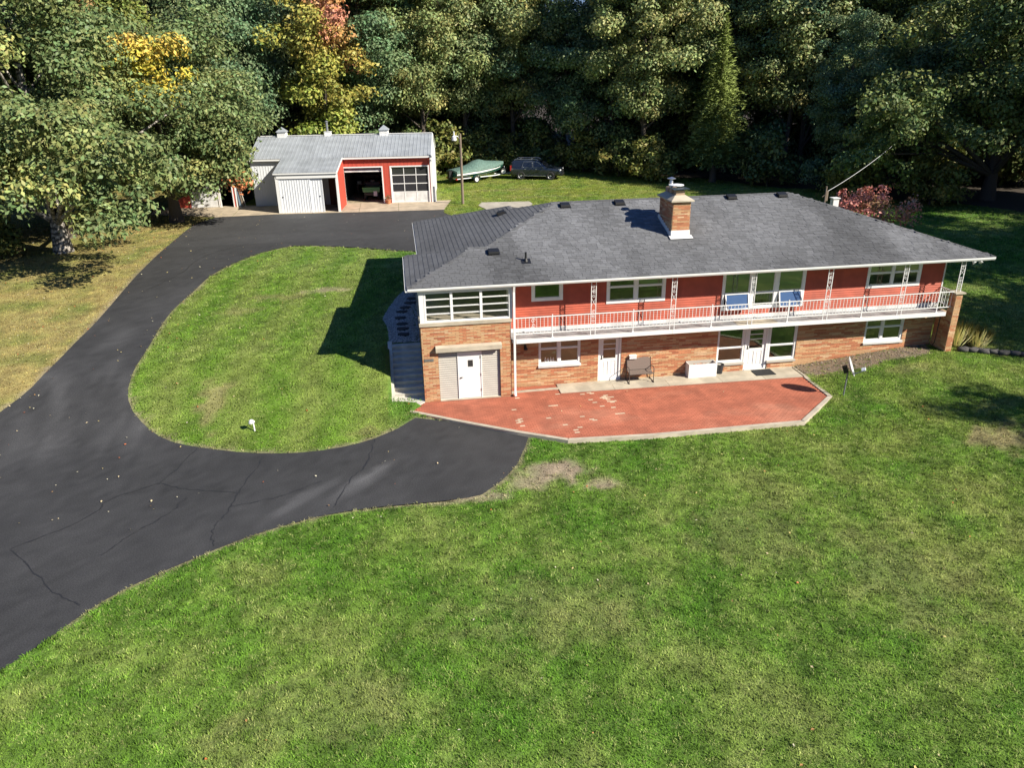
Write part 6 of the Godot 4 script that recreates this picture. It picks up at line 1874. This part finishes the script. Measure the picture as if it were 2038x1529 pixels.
func make_trees() -> void:
	make_kinds()
	var cool := Color(0.82, 0.95, 1.0)
	var warm := Color(1.0, 0.98, 0.75)
	plant("maple", "maple_tree", "big old maple with thick pale blotchy trunk on the brown left lawn", "tree", -22.0, -22.1, 1.0, 0.0, Color.WHITE, "", 1.0, "pale_bark")
	plant("maple", "maple_tree", "second big maple standing close behind the pale-trunked one", "tree", -23.6, -27.2, 0.95, 2.4)
	plant("maple_tinged", "maple_tree", "maple with a bright yellow bough and red-brown sprays over the red shed", "tree", -17.4, -31.6, 0.97, 0.0)
	plant("maple", "maple_tree", "maple crown cut by the left edge of the picture", "tree", -30.4, -21.5, 0.95, 3.6)
	plant("maple_pink", "maple_tree", "tall maple turning pink and yellow at the upper left", "tree", -31.5, -31.0, 1.05, 0.4)
	plant("maple_pink", "maple_tree", "tall mostly green maple with yellowing tips above the red shed", "tree", -24.5, -37.0, 1.0, 2.9, Color(0.8, 0.95, 0.9))
	plant("wood_1", "woodland_tree", "dense dark green tree rising behind the barn's left end", "tree", -15.2, -47.8, 1.0, 0.3, cool)
	plant("wood_3", "woodland_tree", "broad green tree between the red shed and the woods", "tree", -21.0, -47.5, 1.05, 1.3)
	plant("orange", "maple_tree", "slim maple turning from green through yellow to orange-red behind the barn roof", "tree", -6.8, -47.5, 1.05, 0.4)
	plant("wood_0", "woodland_tree", "grey-green tree filling the gap left of the barn's right cupola", "tree", -2.6, -53.0, 1.0, 2.0, cool)
	plant("wood_2", "woodland_tree", "light yellow-green tree directly behind the barn's right cupola", "tree", 2.4, -54.2, 1.0, 0.0)
	plant("wood_0", "woodland_tree", "tall light green tree behind the yard lamp pole", "tree", 7.2, -57.0, 1.05, 4.0)
	plant("wood_2", "woodland_tree", "light green broad tree behind the covered boat's bow", "tree", 12.6, -58.0, 1.0, 2.2)
	plant("wood_3", "woodland_tree", "dark tree at the wood's edge behind the parked vehicle's bonnet", "tree", 17.8, -56.0, 0.98, 5.0, cool)
	plant("wood_1", "woodland_tree", "shadowy tree right of the parked vehicle", "tree", 22.0, -51.5, 1.0, 1.0, cool)
	plant("wood_2", "woodland_tree", "pale green sunlit tree to the left of the spruce", "tree", 24.0, -46.5, 1.0, 3.0)
	plant("spruce", "spruce_tree", "pointed spruce standing free above the house roof behind the chimney", "tree", 29.2, -41.0, 1.1)
	plant("wood_0", "woodland_tree", "tall sunlit green tree right behind the spruce", "tree", 33.0, -47.5, 1.05, 0.7)
	plant("wood_2", "woodland_tree", "yellowish green tree in the sun right of the spruce", "tree", 37.0, -42.5, 1.0, 5.2)
	plant("wood_1", "woodland_tree", "dark tree in the deep shade above the roof's right end", "tree", 37.2, -32.5, 0.6, 2.6, cool)
	plant("maple", "shade_tree", "big shaded tree with drooping layered limbs at the upper right", "tree", 46.2, -26.0, 1.05, 4.2, Color(0.8, 0.85, 0.72))
	plant("wood_3", "woodland_tree", "dark tree between the deep shade and the big shaded tree", "tree", 42.2, -33.0, 0.7, 0.2, cool)
	plant("maple_tinged", "shade_tree", "tree with pale yellow sprays at the right edge of the picture", "tree", 51.0, -20.5, 0.9, 1.2)
	# trees that stand beyond the right edge: only their shade on the lawn is in the picture
	for e in [[37.0, 15.6, 0.6, 0.98], [54.0, -5.0, 0.85, 0.9], [44.5, 9.0, 0.95, 0.95], [50.5, 1.5, 1.0, 1.0], [59.0, -14.0, 1.1, 1.05], [58.0, 4.0, 1.1, 1.0]]:
		plant("wood_1", "roadside_tree", "tall tree beyond the right edge whose shadow falls on the lawn", "tree", e[0], e[1], e[2], e[0], Color.WHITE, "trees beyond the right edge", e[3])
	# the wood behind: rows along the edge of the clearing
	var edge := [Vector2(-46, -38), Vector2(-34, -46), Vector2(-20, -52), Vector2(0, -57), Vector2(17, -60), Vector2(25, -51), Vector2(33, -46), Vector2(41, -38), Vector2(50, -31), Vector2(66, -24)]
	var names := ["green woodland tree in the mass of the wood behind the clearing", "dark green woodland tree in the mass of the wood behind the clearing", "yellow-green woodland tree in the mass of the wood behind the clearing", "broad woodland tree in the mass of the wood behind the clearing"]
	for row in 4:
		var away: float = [4.5, 10.5, 17.5, 26.0][row]
		var gap: float = [6.0, 6.2, 7.0, 8.0][row]
		for i in edge.size() - 1:
			var a: Vector2 = edge[i]
			var b: Vector2 = edge[i + 1]
			var no := (b - a).normalized().orthogonal()
			var count := int(a.distance_to(b) / gap) + (1 if row > 1 else 0)
			for k in count:
				var p := a.lerp(b, (k + 0.5) / count) + no * away + Vector2(rng.randf_range(-1.6, 1.6), rng.randf_range(-1.6, 1.6))
				var w := rng.randi() % 4
				var big := rng.randf_range(0.92, 1.15) + 0.05 * row
				if not in_view(p.x, 12.0, p.y, 1.2): continue
				plant("wood_%d" % w, "woodland_tree", names[w], "tree", p.x, p.y, big, rng.randf() * TAU, [Color.WHITE, cool, warm, Color(0.85, 0.9, 0.8)][rng.randi() % 4], "trees of the wood behind the clearing")
	# leafy underwood that closes the gaps between the trunks
	for i in edge.size() - 1:
		for row in 3:
			var a: Vector2 = edge[i]
			var b: Vector2 = edge[i + 1]
			var no := (b - a).normalized().orthogonal()
			var count := int(a.distance_to(b) / 4.2)
			for k in count:
				var p := a.lerp(b, (k + rng.randf()) / count) + no * (2.0 + row * 6.5 + rng.randf_range(-1.5, 1.5))
				if in_view(p.x, 5.0, p.y, 1.15): plant("bush_%d" % (k % 2), "underwood_bush", "leafy bush of the underwood between the woodland trunks", "bush", p.x, p.y, rng.randf_range(1.1, 1.7), rng.randf() * TAU, Color.WHITE, "underwood in the wood behind the clearing")
	# understorey along the edge
	var low := [[-13.0, -49.0, 0.9], [-1.0, -49.8, 1.0], [2.0, -50.5, 1.1], [5.0, -54.6, 1.25], [8.6, -55.2, 1.1], [11.4, -55.0, 0.9], [15.0, -54.4, 1.15], [19.0, -51.2, 1.0], [21.8, -47.4, 1.1], [23.8, -43.0, 1.0], [33.0, -37.5, 1.1], [36.0, -28.5, 1.0], [-25.6, -20.4, 0.85], [40.5, -25.0, 1.0]]
	var where := ["at the barn's far left corner", "close behind the barn roof's right half", "behind the barn's right gable", "left of the yard lamp pole", "behind the boat's stern", "behind the boat's bow", "behind the parked vehicle's tail", "ahead of the parked vehicle", "in the shade at the back lawn's corner", "left of the spruce's foot", "right of the spruce", "behind the bird house", "on the brown lawn at the left edge", "under the big shaded tree"]
	for i in low.size():
		plant("bush_%d" % (i % 2), "understorey_bush", "leafy bush at the wood's edge %s" % where[i], "bush", low[i][0], low[i][1], low[i][2], i * 1.7, Color.WHITE, "bushes along the edge of the wood")
	plant("red_bush", "burning_bush", "round red and bronze bush showing over the roof's right hip", "bush", 29.3, -16.0, 0.95, 0.0)
	# the clump of long yellowing leaves by the pier
	for e in [[25.0, -0.55, "yellow-green clump of strap leaves against the brick pier", 1.0], [25.75, -0.2, "brighter clump of strap leaves right of the pier above the edging stones", 0.85]]:
		var t := thing("leaf_clump", e[2], "plant", Vector3(e[0], land(e[0], e[1]), e[1]))
		var l := Leaves.new()
		for k in 420:
			var a := rng.randf() * TAU
			var d := Vector3(cos(a), 0, sin(a))
			var root := d * rng.randf() * 0.4
			var reach := rng.randf_range(0.1, 0.55)
			var tall: float = rng.randf_range(0.4, 1.15) * e[3]
			var q := rng.randf_range(0.7, 1.3)
			var c := Color(0.17, 0.2, 0.04).lerp(Color(0.4, 0.32, 0.1), rng.randf()) * q
			var m := root + d * reach * 0.5 + Vector3(0, tall * 0.5, 0)
			l.add(m, (d * reach + Vector3(0, tall, 0)) * 0.5, d.cross(Vector3.UP) * 0.025, (d + Vector3.UP).normalized(), Color(c.r, c.g, c.b))
		piece("leaves", l.mesh(), mats.leaf, t)
